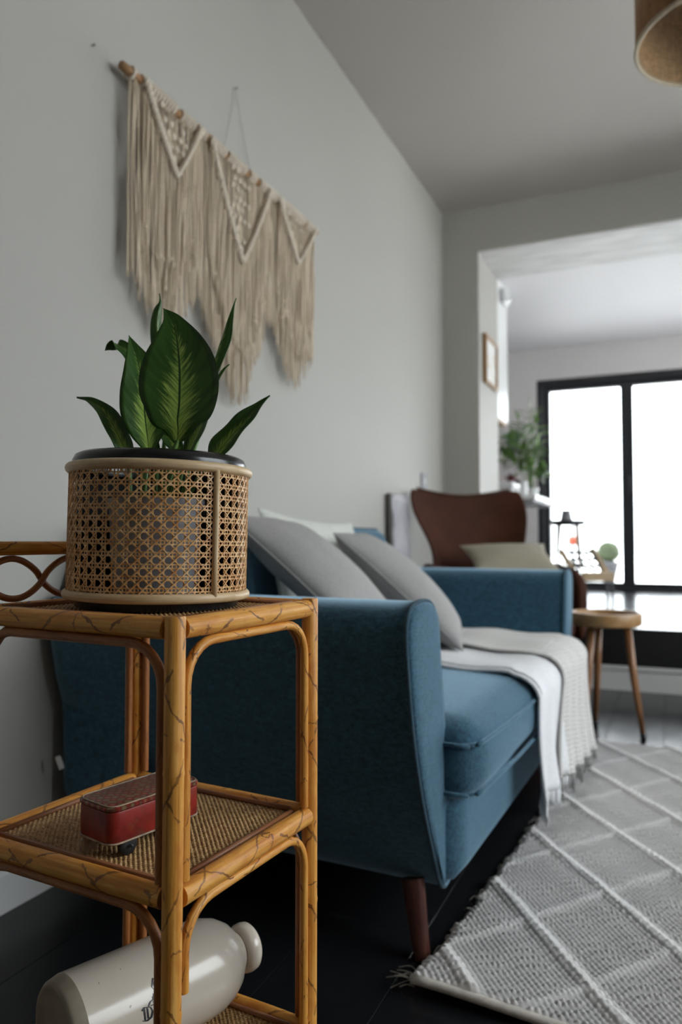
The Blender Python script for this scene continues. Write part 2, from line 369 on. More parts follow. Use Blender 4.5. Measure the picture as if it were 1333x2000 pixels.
def m_leaf():
    t = NT('variegated_leaf'); uv = t.coord('UV'); sep = t.n('ShaderNodeSeparateXYZ'); t.set(sep.inputs[0], uv); u, v = sep.outputs[0], sep.outputs[1]
    au = t.math('ABSOLUTE', u)                                   # 0 at the midrib, 1 at the margin; v runs 0..1 from base to tip
    k = t.math('SUBTRACT', t.math('MULTIPLY', v, 15), t.math('MULTIPLY', au, 4.2))
    cm = t.n('ShaderNodeCombineXYZ'); t.set(cm.inputs[0], t.math('MULTIPLY', au, 1.3)); t.set(cm.inputs[1], t.math('MULTIPLY', k, 1.5)); t.set(cm.inputs[2], t.math('MULTIPLY', t.math('SIGN', u), 3))
    fe = t.noise(cm.outputs[0], 1.7, 4, .65)
    wid = t.math('MULTIPLY', t.math('MAXIMUM', t.math('SUBTRACT', 1.0, t.math('MULTIPLY', t.math('POWER', v, 1.5), 1.25)), .0), .56)
    band = t.math('SUBTRACT', t.math('ADD', wid, t.math('MULTIPLY', t.math('SUBTRACT', fe, .5), 1.25)), au)
    f = t.ramp(t.math('ADD', t.math('MULTIPLY', band, 1.5), .25), [(.20, (0, 0, 0)), (.75, (1, 1, 1))])
    dark = t.ramp(t.noise(cm.outputs[0], .9, 3), [(.3, (.036, .105, .015)), (.7, (.066, .17, .026))])
    pale = t.ramp(fe, [(.3, (.22, .44, .05)), (.7, (.60, .76, .18))])
    c = t.mix(t.math('MULTIPLY', f, t.math('LESS_THAN', v, .88)), dark, pale)
    vein = t.math('LESS_THAN', t.math('ABSOLUTE', t.math('SUBTRACT', t.math('FRACT', t.math('MULTIPLY', k, .55)), .5)), .025)
    c = t.mix(t.math('MULTIPLY', vein, .35), c, (.02, .08, .02, 1))
    c = t.mix(t.math('LESS_THAN', au, .028), c, (.035, .085, .018, 1))
    hb = t.math('ABSOLUTE', t.math('SUBTRACT', t.math('FRACT', t.math('MULTIPLY', k, .55)), .5))
    t.bump(t.math('ADD', hb, t.math('MULTIPLY', t.math('MINIMUM', au, .1), 4)), .0005, .5)
    t.out(c, .34, Coat_Weight=.1)
    tl = t.n('ShaderNodeBsdfTranslucent'); t.set(tl.inputs[0], c); mx = t.n('ShaderNodeMixShader'); mx.inputs[0].default_value = .2
    t.t.links.new(t.b.outputs[0], mx.inputs[1]); t.t.links.new(tl.outputs[0], mx.inputs[2]); t.t.links.new(mx.outputs[0], t.t.nodes['Material Output'].inputs[0]); return t.m
M['leaf'] = m_leaf()
M['stem'] = plain('leaf_stem', (.10, .20, .04), .45, .25, 60)
M['foliage'] = plain('houseplant_leaf', (.13, .25, .05), .45, .5, 14)
M['foliage_teal'] = plain('blue_green_leaf', (.05, .16, .10), .45, .4, 14)
M['foliage_red'] = plain('burgundy_leaf', (.12, .018, .02), .45, .4, 14)
M['topiary'] = plain('clipped_box_leaf', (.035, .05, .018), .6, .5, 20)
M['zinc'] = plain('grey_zinc', (.16, .165, .18), .5, .1, 30)
M['charcoal'] = plain('charcoal_planter', (.022, .023, .028), .6, .1, 30)
M['white_ceramic'] = plain('white_ceramic', (.78, .78, .78), .25, .03, 10)
M['orange'] = plain('orange_paint', (.25, .03, .006), .4, .1, 20)
M['steel'] = plain('pale_grey_paint', (.30, .30, .32), .4, .05, 20)
M['wrap'] = (lambda t: (t.bump(t.noise(t.map(t.coord(), (1, 2.5, 1)), 16, 4, .6), .02, .9), t.out((.46, .44, .48), .22))[1])(NT('crinkled_wrap'))
M['panel_edge'] = plain('dark_panel_edge', (.10, .09, .08), .6, .2)
M['shade_veneer'] = m_wood('lamp_veneer', (.17, .07, .016), (.25, .105, .025), (.31, .14, .035), .5, 1, 0)
M['shade_rim'] = plain('pale_lamp_rim', (.46, .38, .27), .5, .1, 60)
M['shade_weave'] = plain('lamp_weave', (.40, .25, .125), .6, .3, 80)
M['patio'] = m_wall('patio_slab', (.68, .67, .65))
M['brass'] = plain('nail_steel', (.25, .23, .2), .35, .1)
M['thread'] = plain('hanging_thread', (.42, .40, .37), .8, .1)
M['paper'] = plain('white_paper', (.80, .79, .77), .7, .03, 20)
M['print'] = (lambda t: t.out(t.ramp(t.noise(t.map(t.coord(), (1, 3, 5)), 2.6, 3), [(.5, (.80, .79, .77)), (.55, (.62, .53, .40)), (.66, (.78, .77, .75))]), .6))(NT('abstract_print'))
# ------------------------------------------------------------------ room shell
CEIL = 2.72; YE = 4.29; YD = 4.81; YF = 6.85; ZF = .305; YS = 3.95; ZC2 = 2.48; JX = .217; XR = 3.4
def struct(name, boxes, mat, parent=None):
    mb = MB()
    for a, b in boxes: box(mb, a, b)
    return tag(mb.build(name, mat, parent, smooth=False), kind='structure')
floor = struct('floor', [((-.1, -2.1, -.12), (XR, YS + .1, -.004))], M['grout'])
pl = MB(); bbox(pl, (.0008, .0008, -.004), (.1992, 1.1992, 0), .0005, 1); plm = pl.mesh('floor_plank', False); plm.materials.append(M['tile'])
for i in range(17):
    y = -2.0 - (i * 7 % 5) * .24
    while y < YS:
        if y > -2.4 and y + 1.2 < YS + .06: o = link('floor_plank', plm, floor); o.location = (i * .2, y, 0)
        elif y + 1.2 >= YS + .06 and YS - y > .02:
            m2 = MB(); bbox(m2, (.0008, .0008, -.004), (.1992, YS - y - .001, 0), .0005, 1)
            o = m2.build('floor_plank', M['tile'], floor, smooth=False); o.location = (i * .2, y, 0)
        y += 1.2
wall_left = struct('wall_left', [((-.12, -2.1, 0), (0, YE + .3, CEIL))], M['wall'])
struct('wall_back', [((-.12, -2.2, 0), (XR + .12, -2.0, CEIL))], M['wall'])
struct('wall_right', [((XR, -2.1, 0), (XR + .2, RW['y0'], CEIL)), ((XR, RW['y1'], 0), (XR + .2, 4.95, CEIL)), ((XR, 6.75, 0), (XR + .2, YF + .2, CEIL)), ((XR, 4.95, 0), (XR + .2, 6.75, .35)), ((XR, 4.95, 2.35), (XR + .2, 6.75, CEIL)), ((XR, RW['y0'], 0), (XR + .2, RW['y1'], RW['z0'])), ((XR, RW['y0'], RW['z1']), (XR + .2, RW['y1'], CEIL))], M['wall'])
struct('wall_end', [((-.12, YE, 0), (JX, YD, CEIL)), ((JX, YE, 2.46), (XR, YE + .02, CEIL)), ((3.15, YE, 0), (XR, YD, 2.46))], M['wall'])
struct('trim_1', [((JX, YE + .02, 2.457), (3.15, YD, CEIL))], M['beam'])
struct('ceiling', [((-.12, -2.1, CEIL), (XR + .1, YE + .3, CEIL + .1))], M['ceiling'])
struct('ceiling_dining', [((-1.6, YD, ZC2), (XR + .1, YF + .2, ZC2 + .1))], M['dining_ceiling'])
struct('wall_dining_left', [((-1.7, YD - .3, ZF - .3), (-1.6, YF + .2, ZC2 + .1)), ((-1.7, YD - .05, ZF - .3), (-.1, YD, ZC2 + .1))], M['dining_wall'])
DX0, DX1, DZ1 = .135, 3.08, 2.2
struct('wall_far', [((-1.7, YF, 0), (DX0, YF + .2, ZC2 + .05)), ((DX1, YF, 0), (XR + .1, YF + .2, ZC2 + .05)), ((DX0, YF, DZ1), (DX1, YF + .2, ZC2 + .05))], M['dining_wall'])
rf = struct('floor_raised', [((-.4, YS, .12), (XR, YE, ZF - .012)), ((-1.6, YE, 0), (XR, YF + .2, ZF - .012))], M['riser'])
rt = MB(); bbox(rt, (.001, .001, -.012), (.599, .599, 0), .0012, 1); rtm = rt.mesh('tile', False); rtm.materials.append(M['raised_tile'])
for i in range(9):
    for j in range(5):
        if j == 0 and i < 3: continue
        o = link('tile', rtm, rf); o.location = (-1.6 + .6 * i, YS + .6 * j, ZF)
        if i == 8: o.scale.x = .36
struct('trim_2', [((0, YS - .012, 0), (XR, YS + .02, .122)), ((0, YS - .02, .104), (XR, YS + .02, .122))], M['gloss_white'])
struct('baseboard_left', [((0, -2.0, 0), (.014, YS - .012, .075)), ((0, -2.0, .075), (.008, YS - .012, .085))], M['gloss_white'])
struct('baseboard_back', [((.014, -2.0, 0), (XR, -1.986, .085))], M['gloss_white'])

# folding glass doors at the far end
door = thing('door_1', ((DX0 + DX1) / 2, YF + .08, ZF), None, None); tag(door, kind='structure')
def dl(a, b): o = Vector(door.location); return tuple(Vector(a) - o), tuple(Vector(b) - o)
mb = MB()
for a, b in (((DX0, YF + .02, ZF), (DX0 + .06, YF + .14, DZ1)), ((DX1 - .06, YF + .02, ZF), (DX1, YF + .14, DZ1)), ((DX0 + .06, YF + .02, DZ1 - .06), (DX1 - .06, YF + .14, DZ1)), ((DX0 + .06, YF + .02, ZF - .03), (DX1 - .06, YF + .14, ZF + .02))): bbox(mb, *dl(a, b), .004, 1)
mb.build('frame', M['frame_black'], door, smooth=False)
pw = (DX1 - DX0 - .12) / 4
for k in range(4):
    x0 = DX0 + .06 + k * pw; x1 = x0 + pw; y0, y1 = YF + .05, YF + .11; z0, z1 = ZF + .02, DZ1 - .06; e = .052
    mb = MB()
    for a, b in (((x0, y0, z0), (x0 + e, y1, z1)), ((x1 - e, y0, z0), (x1, y1, z1)), ((x0 + e, y0, z0), (x1 - e, y1, z0 + .05)), ((x0 + e, y0, z1 - .045), (x1 - e, y1, z1))): bbox(mb, *dl(a, b), .003, 1)
    pf = mb.build('door_panel', M['frame_black'], door, smooth=False)
    g = MB(); box(g, *dl((x0 + e - .005, YF + .076, z0 + .045), (x1 - e + .005, YF + .084, z1 - .04))); g.build('pane', M['glass'], pf, smooth=False)
    if k == 1:
        h = MB(); tube(h, [Vector(dl((x0 + .02, y0 - .03, 1.15), (0, 0, 0))[0]), Vector(dl((x0 + .02, y0 - .03, 1.30), (0, 0, 0))[0])], .008, 8); tube(h, [Vector(dl((x0 + .02, y0, 1.18), (0, 0, 0))[0]), Vector(dl((x0 + .02, y0 - .03, 1.18), (0, 0, 0))[0])], .006, 8); h.build('handle', M['dark_metal'], pf)
# side window
win = thing('window_1', (XR + .1, 2.125, RW['z0']), None, None); tag(win, kind='structure')
def wl(a, b): o = Vector(win.location); return tuple(Vector(a) - o), tuple(Vector(b) - o)
mb = MB(); y0, y1, z0, z1 = RW['y0'], RW['y1'], RW['z0'], RW['z1']
for a, b in (((XR + .06, y0, z0), (XR + .14, y0 + .05, z1)), ((XR + .06, y1 - .05, z0), (XR + .14, y1, z1)), ((XR + .06, y0 + .05, z0), (XR + .14, y1 - .05, z0 + .05)), ((XR + .06, y0 + .05, z1 - .05), (XR + .14, y1 - .05, z1))): bbox(mb, *wl(a, b), .004, 1)
mb.build('frame', M['gloss_white'], win, smooth=False)
for k in (1, 2):
    yy = y0 + (y1 - y0) * k / 3; mb = MB(); bbox(mb, *wl((XR + .08, yy - .02, z0 + .05), (XR + .12, yy + .02, z1 - .05)), .004, 1); mb.build('glazing_bar', M['gloss_white'], win, smooth=False)
mb = MB(); bbox(mb, *wl((XR + .085, y0 + .05, 1.66), (XR + .115, y1 - .05, 1.69)), .003, 1); mb.build('glazing_bar', M['gloss_white'], win, smooth=False)
mb = MB(); box(mb, *wl((XR + .098, y0 + .04, z0 + .04), (XR + .104, y1 - .04, z1 - .04))); mb.build('pane', M['glass'], win, smooth=False)
mb = MB(); bbox(mb, *wl((XR - .05, y0 - .04, z0 - .03), (XR + .06, y1 + .04, z0)), .006, 2); mb.build('sill', M['gloss_white'], win, smooth=False)

win2 = thing('window_added', (XR + .1, 5.85, .35), None, None); tag(win2, kind='structure')  # unseen window, added to brighten the dining end
mb = MB()
for a, b in (((-.04, -.9, 0), (.04, -.85, 2)), ((-.04, .85, 0), (.04, .9, 2)), ((-.04, -.85, 0), (.04, .85, .05)), ((-.04, -.85, 1.95), (.04, .85, 2)), ((-.03, -.025, .05), (.03, .025, 1.95))): bbox(mb, a, b, .004, 1)
mb.build('frame', M['frame_black'], win2, smooth=False)
mb = MB(); box(mb, (-.003, -.86, .04), (.003, .86, 1.96)); mb.build('pane', M['glass'], win2, smooth=False)
# patio outside the doors
patio = struct('patio', [((-8, YF + .2, .0), (12, 30, .18)), ((6, -14, .0), (12, YF + .2, .18))], M['grout'])
pt = MB(); bbox(pt, (.004, .004, -.02), (.896, .596, 0), .003, 1); ptm = pt.mesh('paving_slab', False); ptm.materials.append(M['patio'])
for i in range(-2, 10):
    for j in range(12): o = link('paving_slab', ptm, patio); o.location = (-1.5 + .9 * i, YF + .2 + .6 * j, .2)
struct('ground_outside', [((-8, 14.2, .16), (12, 30, .2)), ((3.7, -14, .16), (12, YF + .1, .2))], M['patio'])

# ------------------------------------------------------------------ dining end, seen out of focus
def local(o, p): return Vector(p) - Vector(o.location)
t = thing('framed_print', (JX, 4.545, 1.842), 'pale wooden picture frame with white mount hung on the opening jamb', 'picture frame')
mb = MB(); hy, hz, fw = .162, .148, .018
for a, b in (((.001, -hy, -hz), (.026, -hy + fw, hz)), ((.001, hy - fw, -hz), (.026, hy, hz)), ((.001, -hy + fw, -hz), (.026, hy - fw, -hz + fw)), ((.001, -hy + fw, hz - fw), (.026, hy - fw, hz))): bbox(mb, a, b, .002, 1)
mb.build('frame', M['oak'], t, smooth=False)
mb = MB(); box(mb, (.001, -hy + fw, -hz + fw), (.012, hy - fw, hz - fw)); mb.build('print', M['print'], t, smooth=False)
t = thing('wall_cabinet', (JX - .5, 4.97, 1.53), 'tall white wall cabinet with wooden underside hung beyond the opening jamb', 'cabinet')
mb = MB(); bbox(mb, (-.5, -.155, .02), (.5, .155, ZC2 - 1.53), .004, 1); mb.build('body', M['gloss_white'], t, smooth=False)
mb = MB(); bbox(mb, (-.5, -.15, 0), (.497, .15, .02), .002, 1); mb.build('underside', M['oak'], t, smooth=False)
for k in range(2):
    mb = MB(); bbox(mb, (-.498 + .5 * k, .156, .022), (-.002 + .5 * k, .174, .92), .003, 1); d = mb.build('door', M['gloss_white'], t, smooth=False)
    h = MB(); tube(h, [(-.06 + .12 * k, .19, .06), (-.06 + .12 * k, .19, .2)], .005, 8); tube(h, [(-.06 + .12 * k, .174, .08), (-.06 + .12 * k, .19, .08)], .004, 6); h.build('handle', M['dark_metal'], d)
t = thing('alarm_sensor', (JX, 4.95, 2.38), 'small rounded white sensor mounted near the ceiling on the cabinet end', 'sensor')
mb = MB(); rbox(mb, (.0, -.06, -.055), (.05, .06, .055), .024, 6); mb.build('housing', M['white_ceramic'], t)
mb = MB(); rbox(mb, (.046, -.03, -.035), (.058, .03, .0), .006, 4); mb.build('lens', M['gloss_white'], t)
t = thing('floating_shelf', (-.22, YF, 1.47), 'pale grey floating shelf on the far wall left of the glass doors', 'shelf')
mb = MB(); bbox(mb, (-.32, -.22, 0), (.30, 0, .045), .003, 1); mb.build('board', M['dining_wall'], t, smooth=False)
mb = MB(); bbox(mb, (-.3, -.02, -.05), (.28, 0, 0), .002, 1); mb.build('batten', M['dining_wall'], t, smooth=False)

# breakfast bar
BZ = 1.0
t = thing('breakfast_bar', (.1, 5.46, ZF), 'white topped breakfast bar with slim metal legs behind the brown armchair', 'table')
mb = MB(); bbox(mb, (-.5, -.5, BZ - ZF + .012), (.33, .52, BZ - ZF + .045), .006, 2); mb.build('worktop', M['white_ceramic'], t, smooth=False)
mb = MB(); bbox(mb, (-.49, -.49, BZ - ZF), (.315, .505, BZ - ZF + .012), .002, 1); mb.build('subframe', M['steel'], t, smooth=False)
for (x, y, m) in ((.14, -.06, 'steel'), (.27, .48, 'dark_metal'), (-.46, -.46, 'steel'), (-.46, .48, 'dark_metal')):
    mb = MB(); bbox(mb, (x - .012, y - .012, 0), (x + .012, y + .012, BZ - ZF), .003, 1); mb.build('leg', M[m], t, smooth=False)
TOP = BZ + .045
t = thing('white_box', (.16, 5.22, TOP), 'low white lidded box on the breakfast bar above the armchair', 'box')
mb = MB(); bbox(mb, (-.09, -.13, 0), (.09, .13, .055), .006, 2); mb.build('base', M['white_ceramic'], t, smooth=False)
mb = MB(); bbox(mb, (-.095, -.135, .06), (.095, .135, .10), .008, 2); mb.build('lid', M['white_ceramic'], t, smooth=False)
t = thing('candle', (.30, 5.25, TOP), 'plain white pillar candle beside the white box on the breakfast bar', 'candle')
mb = MB(); lathe(mb, [(.0, 0), (.026, 0), (.027, .004), (.027, .11), (.024, .114), (.006, .111), (0, .111)], 20); mb.build('wax', M['white_ceramic'], t)
mb = MB(); tube(mb, [(0, 0, .11), (.002, 0, .122)], .0012, 6); mb.build('wick', M['black_matte'], t)

def blade(mb, base, tip, wid, bow, mi=0, n=6, up=Vector((0, 0, 1))):
    """one solid leaf: base, tip, half width, arch"""
    base = Vector(base); tip = Vector(tip); ax = tip - base; s = ax.cross(up)
    s = s.normalized() if s.length > 1e-4 else Vector((1, 0, 0)); nn = s.cross(ax).normalized(); vs = []; fs = []; uv = []
    for i in range(n + 1):
        f = i / n; c = base + ax * f + nn * bow * math.sin(PI * f); hw = wid * max(.04, math.sin(PI * min(1, f * .93 + .05)) ** .8)
        vs += [c - s * hw + nn * .12 * hw, c + nn * -.06 * wid, c + s * hw + nn * .12 * hw, c - nn * (.06 * wid + .0012)]
    for i in range(n):
        for k in range(4):
            q = (k + 1) % 4; fs.append((i * 4 + k, i * 4 + 4 + k, i * 4 + 4 + q, i * 4 + q)); uv.append([(k / 4, i / n)] * 4)
    mb.add(vs, fs, uv, mi)
def houseplant(name, loc, label, pot, potmat, stems, mat, stemmat, r=7):
    """pot (rt, rb, h); stems: list of (base, tip, leaves per side, leaf length, half width)"""
    t = thing(name, loc, label, 'plant'); q = random.Random(r); rt, rb, h = pot
    mb = MB(); lathe(mb, [(0, 0), (rb, 0), (rb + .002, .004), (rt, h - .012), (rt + .005, h - .01), (rt + .005, h), (rt - .006, h), (rt - .01, h - .02)], 24); mb.build('pot', M[potmat], t)
    mb = MB(); lathe(mb, [(0, h - .018), (rt - .009, h - .02)], 20, caps=False); mb.build('soil', M['soil'], t)
    for (b, tp, k, L, wd) in stems:
        b = Vector(b); tp = Vector(tp); mid = (b + tp) / 2 + Vector((0, 0, .18 * (tp - b).length)) * (1 if abs(tp.x - b.x) + abs(tp.y - b.y) > .04 else 0)
        pth = smooth_path([b, mid, tp], 6); mb = MB(); tube(mb, pth, [.004 * (1 - .6 * i / len(pth)) for i in range(len(pth))], 6)
        fr = mb.build('stem', M[stemmat], t)
        for j in range(k):
            f = .3 + .7 * (j + 1) / k; c = pth[min(len(pth) - 1, int(f * (len(pth) - 1)))]
            for sd in ((-1, 1) if j < k - 1 else (0,)):
                d = (pth[-1] - pth[-3]).normalized(); sv = d.cross(Vector((q.uniform(-.5, .5), q.uniform(-1, -.3), q.uniform(.2, 1)))).normalized()
                dr = (d * .55 + sv * sd * 1.0 + Vector((0, 0, q.uniform(-.35, .15)))).normalized() if sd else d
                lm = MB(); ll = L * q.uniform(.75, 1.1) * (1 - .3 * abs(f - .6)); blade(lm, c, c + dr * ll, wd, .1 * ll); lm.build('leaf', M[mat], fr)
    return t
S = [((0, 0, .07), (x, y, z), k, L, wd) for (x, y, z, k, L, wd) in
     ((-.20, .02, .50, 8, .14, .02), (-.01, .0, .68, 9, .14, .02), (-.09, -.1, .44, 8, .14, .02), (.02, .1, .58, 8, .13, .02), (.05, -.03, .40, 7, .12, .022), (-.22, -.06, .34, 7, .13, .02), (-.04, .03, .36, 6, .12, .024), (.10, .02, .22, 6, .10, .022), (.0, -.06, .26, 6, .11, .024), (-.1, .05, .6, 8, .13, .02))]
houseplant('palm_plant', (.29, 5.62, TOP), 'tall green feathery palm in a pale pot on the breakfast bar before the doors', (.052, .04, .085), 'white_ceramic', S, 'foliage', 'foliage', 3)
S = [((0, 0, .06), (x, y, z), 2, .09, .03) for (x, y, z) in ((-.06, -.03, .10), (.02, -.06, .13), (.07, .03, .11), (-.02, .05, .14))]
houseplant('burgundy_plant', (.16, 5.50, TOP), 'small burgundy leaved plant in a brown pot behind the white box', (.05, .04, .07), 'terracotta', S, 'foliage_red', 'foliage_red', 5)
S = [((0, 0, .06), (x, y, z), 3, .085, .026) for (x, y, z) in ((-.07, -.03, .13), (.05, -.05, .15), (.0, .05, .19), (-.03, -.06, .1))]
houseplant('shelf_plant', (-.045, YF - .11, 1.515), 'blue green leafy plant on the floating shelf end nearer the doors', (.05, .04, .08), 'zinc', S, 'foliage_teal', 'foliage_teal', 8)
S = [((0, 0, .05), (x, y, z), 2, .06, .018) for (x, y, z) in ((-.03, -.02, .12), (.03, -.03, .1))]
houseplant('small_shelf_plant', (-.21, YF - .12, 1.515), 'tiny dark plant on the floating shelf close to the jamb', (.04, .033, .07), 'zinc', S, 'foliage', 'foliage', 9)

# plant stand with a grey beaker
c = P(1110, 1018, 5.55); zt = c.z
t = thing('plant_stand', (c.x, c.y, ZF), 'small round topped stand on slim splayed legs before the glass doors', 'stand')
h = zt - ZF; mb = MB(); lathe(mb, [(0, h - .032), (.11, h - .032), (.125, h - .022), (.127, h + .006), (.121, h + .006), (.118, h - .006), (0, h - .006)], 28); mb.build('tray', M['dark_metal'], t)
for k in range(4):
    a = PI / 4 + k * PI / 2; mb = MB(); tube(mb, [(.09 * math.cos(a), .09 * math.sin(a), h - .02), (.14 * math.cos(a), .14 * math.sin(a), 0)], [.009, .006], 8); mb.build('leg', M['pale_wood' if k % 2 else 'dark_metal'], t)
mb = MB(); ring(mb, (0, 0, h * .45), .112, .004, 28, 6); mb.build('brace', M['dark_metal'], t)
t = thing('grey_beaker', (c.x - .012, c.y, zt - .006), 'grey flared beaker standing on the round topped stand', 'beaker')
mb = MB(); lathe(mb, [(0, 0), (.046, 0), (.047, .006), (.034, .085), (.036, .088), (.033, .088), (.030, .082), (0, .02)], 24); mb.build('vessel', M['steel'], t)
mb = MB(); ring(mb, (0, 0, .088), .034, .002, 24, 6); mb.build('lip', M['zinc'], t)
# low slatted chair
lc0 = P(1150, 1142, 5.33); kx = 5.33 / F_PX
t = thing('low_chair', (lc0.x, lc0.y, ZF), 'low pale wooden chair with black slatted back before the glass doors', 'chair', rz=YAW)
def lp(px, py, dy=0): p = P(px, py, 5.33); return Vector(((px - 1150) * kx, dy, p.z - ZF))
for a, b_ in (((1104, 1074), (1124, 1122)), ((1166, 1072), (1193, 1134))):
    a, b_ = lp(*a, .10), lp(*b_, -.02); mb = MB(); ribbon(mb, [a, b_], [Vector((0, -1, 0))] * 2, .019, .014); ribbon(mb, [a + Vector((0, .0, -.001)), b_], [Vector((0, 1, 0))] * 2, .019, .014); mb.build('back_post', M['pale_wood'], t, smooth=False)
for k in range(3):
    f = k / 2; a, b_ = lp(1116 + 8 * f, 1080 + 26 * f, .09 - .06 * f), lp(1166 + 12 * f, 1080 + 27 * f, .09 - .06 * f); mb = MB(); bbox(mb, (0, -.006, -.012), ((b_ - a).length, .006, .012), .002, 1, M=Matrix.Translation(a)); mb.build('slat', M['dark_metal'], t, smooth=False)
for k in range(4):
    a, b_ = lp(1121 + 15 * k, 1076, .075), lp(1131 + 15 * k, 1116, -.01); mb = MB(); tube(mb, [a, b_], .0085, 8); mb.build('upright', M['dark_metal'], t)
a, b_ = lp(1128, 1116), lp(1192, 1134); mb = MB(); bbox(mb, (a.x, -.12, b_.z), (b_.x, .0, b_.z + .028), .006, 2); mb.build('seat', M['pale_wood'], t, smooth=False)
mb = MB(); bbox(mb, (a.x + .01, -.11, b_.z + .028), (b_.x - .01, -.085, a.z), .004, 2); mb.build('seat_rail', M['pale_wood'], t, smooth=False)
for (x, y) in ((a.x + .02, -.10), (b_.x - .03, -.10), (a.x + .02, -.01), (b_.x - .03, -.01)): mb = MB(); tube(mb, [(x, y, b_.z + .005), (x + .01, y * 1.2, 0)], [.010, .008], 8); mb.build('leg', M['dark_metal'], t)
# orange lantern seen through the doors, and a clipped ball in a zinc pot
c = P(1119, 1056, 7.9)
t = thing('orange_lantern', (c.x, c.y, .2), 'small orange lantern on a grey post outside the glass doors', 'lantern')
h = c.z - .2; mb = MB(); lathe(mb, [(0, h - .05), (.045, h - .05), (.05, h - .04), (.05, h + .03), (.03, h + .05), (0, h + .052)], 16); mb.build('shade', M['orange'], t)
mb = MB(); tube(mb, [(0, 0, 0), (0, 0, h - .05)], .011, 8); tube(mb, [(0, 0, h + .05), (0, 0, h + .17)], .012, 8); mb.build('post', M['charcoal'], t)
mb = MB(); lathe(mb, [(0, 0), (.09, 0), (.09, .012), (0, .016)], 20); mb.build('foot', M['zinc'], t)
dT = 9.6; c = P(1190, 1128, dT)
t = thing('topiary_ball', (c.x, c.y, .2), 'clipped green ball in a tapered grey pot outside the glass doors', 'plant')
mb = MB(); hp = .27; lathe(mb, [(0, 0), (.075, 0), (.13, hp - .03), (.145, hp - .03), (.145, hp), (.12, hp), (.115, hp - .03)], 24); mb.build('pot', M['charcoal'], t)
mb = MB(); lathe(mb, [(0, hp - .025), (.115, hp - .03)], 20, caps=False); mb.build('soil', M['soil'], t)
mb = MB(); q = random.Random(4)
for k in range(1500):
    v = Vector((q.gauss(0, 1), q.gauss(0, 1), q.gauss(0, 1))).normalized(); p = v * (.13 + q.uniform(-.012, .008)); e = v.cross(Vector((q.gauss(0, 1), q.gauss(0, 1), q.gauss(0, 1)))).normalized() * .014; g = v.cross(e) * .6
    p += Vector((0, 0, hp + .12)); s_ = v * .012
    mb.add([p - g, p + e + s_, p + g, p - e + s_], [(0, 1, 2, 3)])
cr = mb.build('clipped_foliage', M['topiary'], t, smooth=False); tag(cr, kind='stuff')
mb = MB(); lathe(mb, [(0, hp - .02), (.07, hp + .02), (.12, hp + .08), (.127, hp + .13), (.1, hp + .2), (.05, hp + .24), (0, hp + .247)], 16); mb.build('core', M['topiary'], t)
mb = MB(); tube(mb, [(0, 0, hp - .03), (0, 0, hp + .06)], .012, 8); mb.build('trunk', M['walnut'], t)

# ------------------------------------------------------------------ pendant lampshade
lc = Vector((1.385, 2.205, 2.1)); LR = .22; LH = .26
t = thing('pendant_lampshade', lc, 'round woven pendant lampshade hanging from the ceiling', 'lamp')
mb = MB()
for i in range(96):
    a = 2 * PI * i / 96; n = Vector((math.cos(a), math.sin(a), 0)); ribbon(mb, [n * (LR - .006) + Vector((0, 0, z)) for z in (.012, LH / 2, LH - .012)], [-n] * 3, .0042, .0006)
for j in range(22):
    z = .016 + j * (LH - .03) / 21; pts = [Vector(((LR - .008 + .0016 * (-1) ** k) * math.cos(2 * PI * k / 96), (LR - .008 + .0016 * (-1) ** k) * math.sin(2 * PI * k / 96), z)) for k in range(97)]
    ribbon(mb, pts, [Vector((-p.x, -p.y, 0)).normalized() for p in pts], .0036, .0006)
tag(mb.build('woven_lining', M['shade_weave'], t), kind='stuff')
mb = MB(); lathe(mb, [(LR - .003, .01), (LR, .01), (LR, LH - .01), (LR - .003, LH - .01), (LR - .003, .01)], 64, caps=False); mb.build('outer_band', M['shade_veneer'], t)
for z in (.006, LH - .006): mb = MB(); ring(mb, (0, 0, z), LR - .002, .006, 72, 8); mb.build('rim', M['shade_rim'], t)
for k in range(3):
    a = k * 2 * PI / 3 + .4; mb = MB(); tube(mb, [(.02 * math.cos(a), .02 * math.sin(a), LH - .03), ((LR - .006) * math.cos(a), (LR - .006) * math.sin(a), LH - .012)], .003, 6); mb.build('spoke', M['dark_metal'], t)
mb = MB(); lathe(mb, [(0, LH - .11), (.022, LH - .11), (.024, LH - .03), (.012, LH), (0, LH)], 20); mb.build('lamp_holder', M['white_ceramic'], t)
mb = MB(); lathe(mb, [(0, LH - .2), (.02, LH - .195), (.03, LH - .165), (.024, LH - .135), (.013, LH - .11), (0, LH - .11)], 20); mb.build('bulb', M['white_ceramic'], t)
mb = MB(); tube(mb, [(0, 0, LH), (0, 0, CEIL - lc.z - .02)], .003, 8); mb.build('flex', M['white_ceramic'], t)
mb = MB(); lathe(mb, [(0, CEIL - lc.z - .03), (.04, CEIL - lc.z - .025), (.05, CEIL - lc.z), (0, CEIL - lc.z)], 24); mb.build('ceiling_rose', M['white_ceramic'], t)

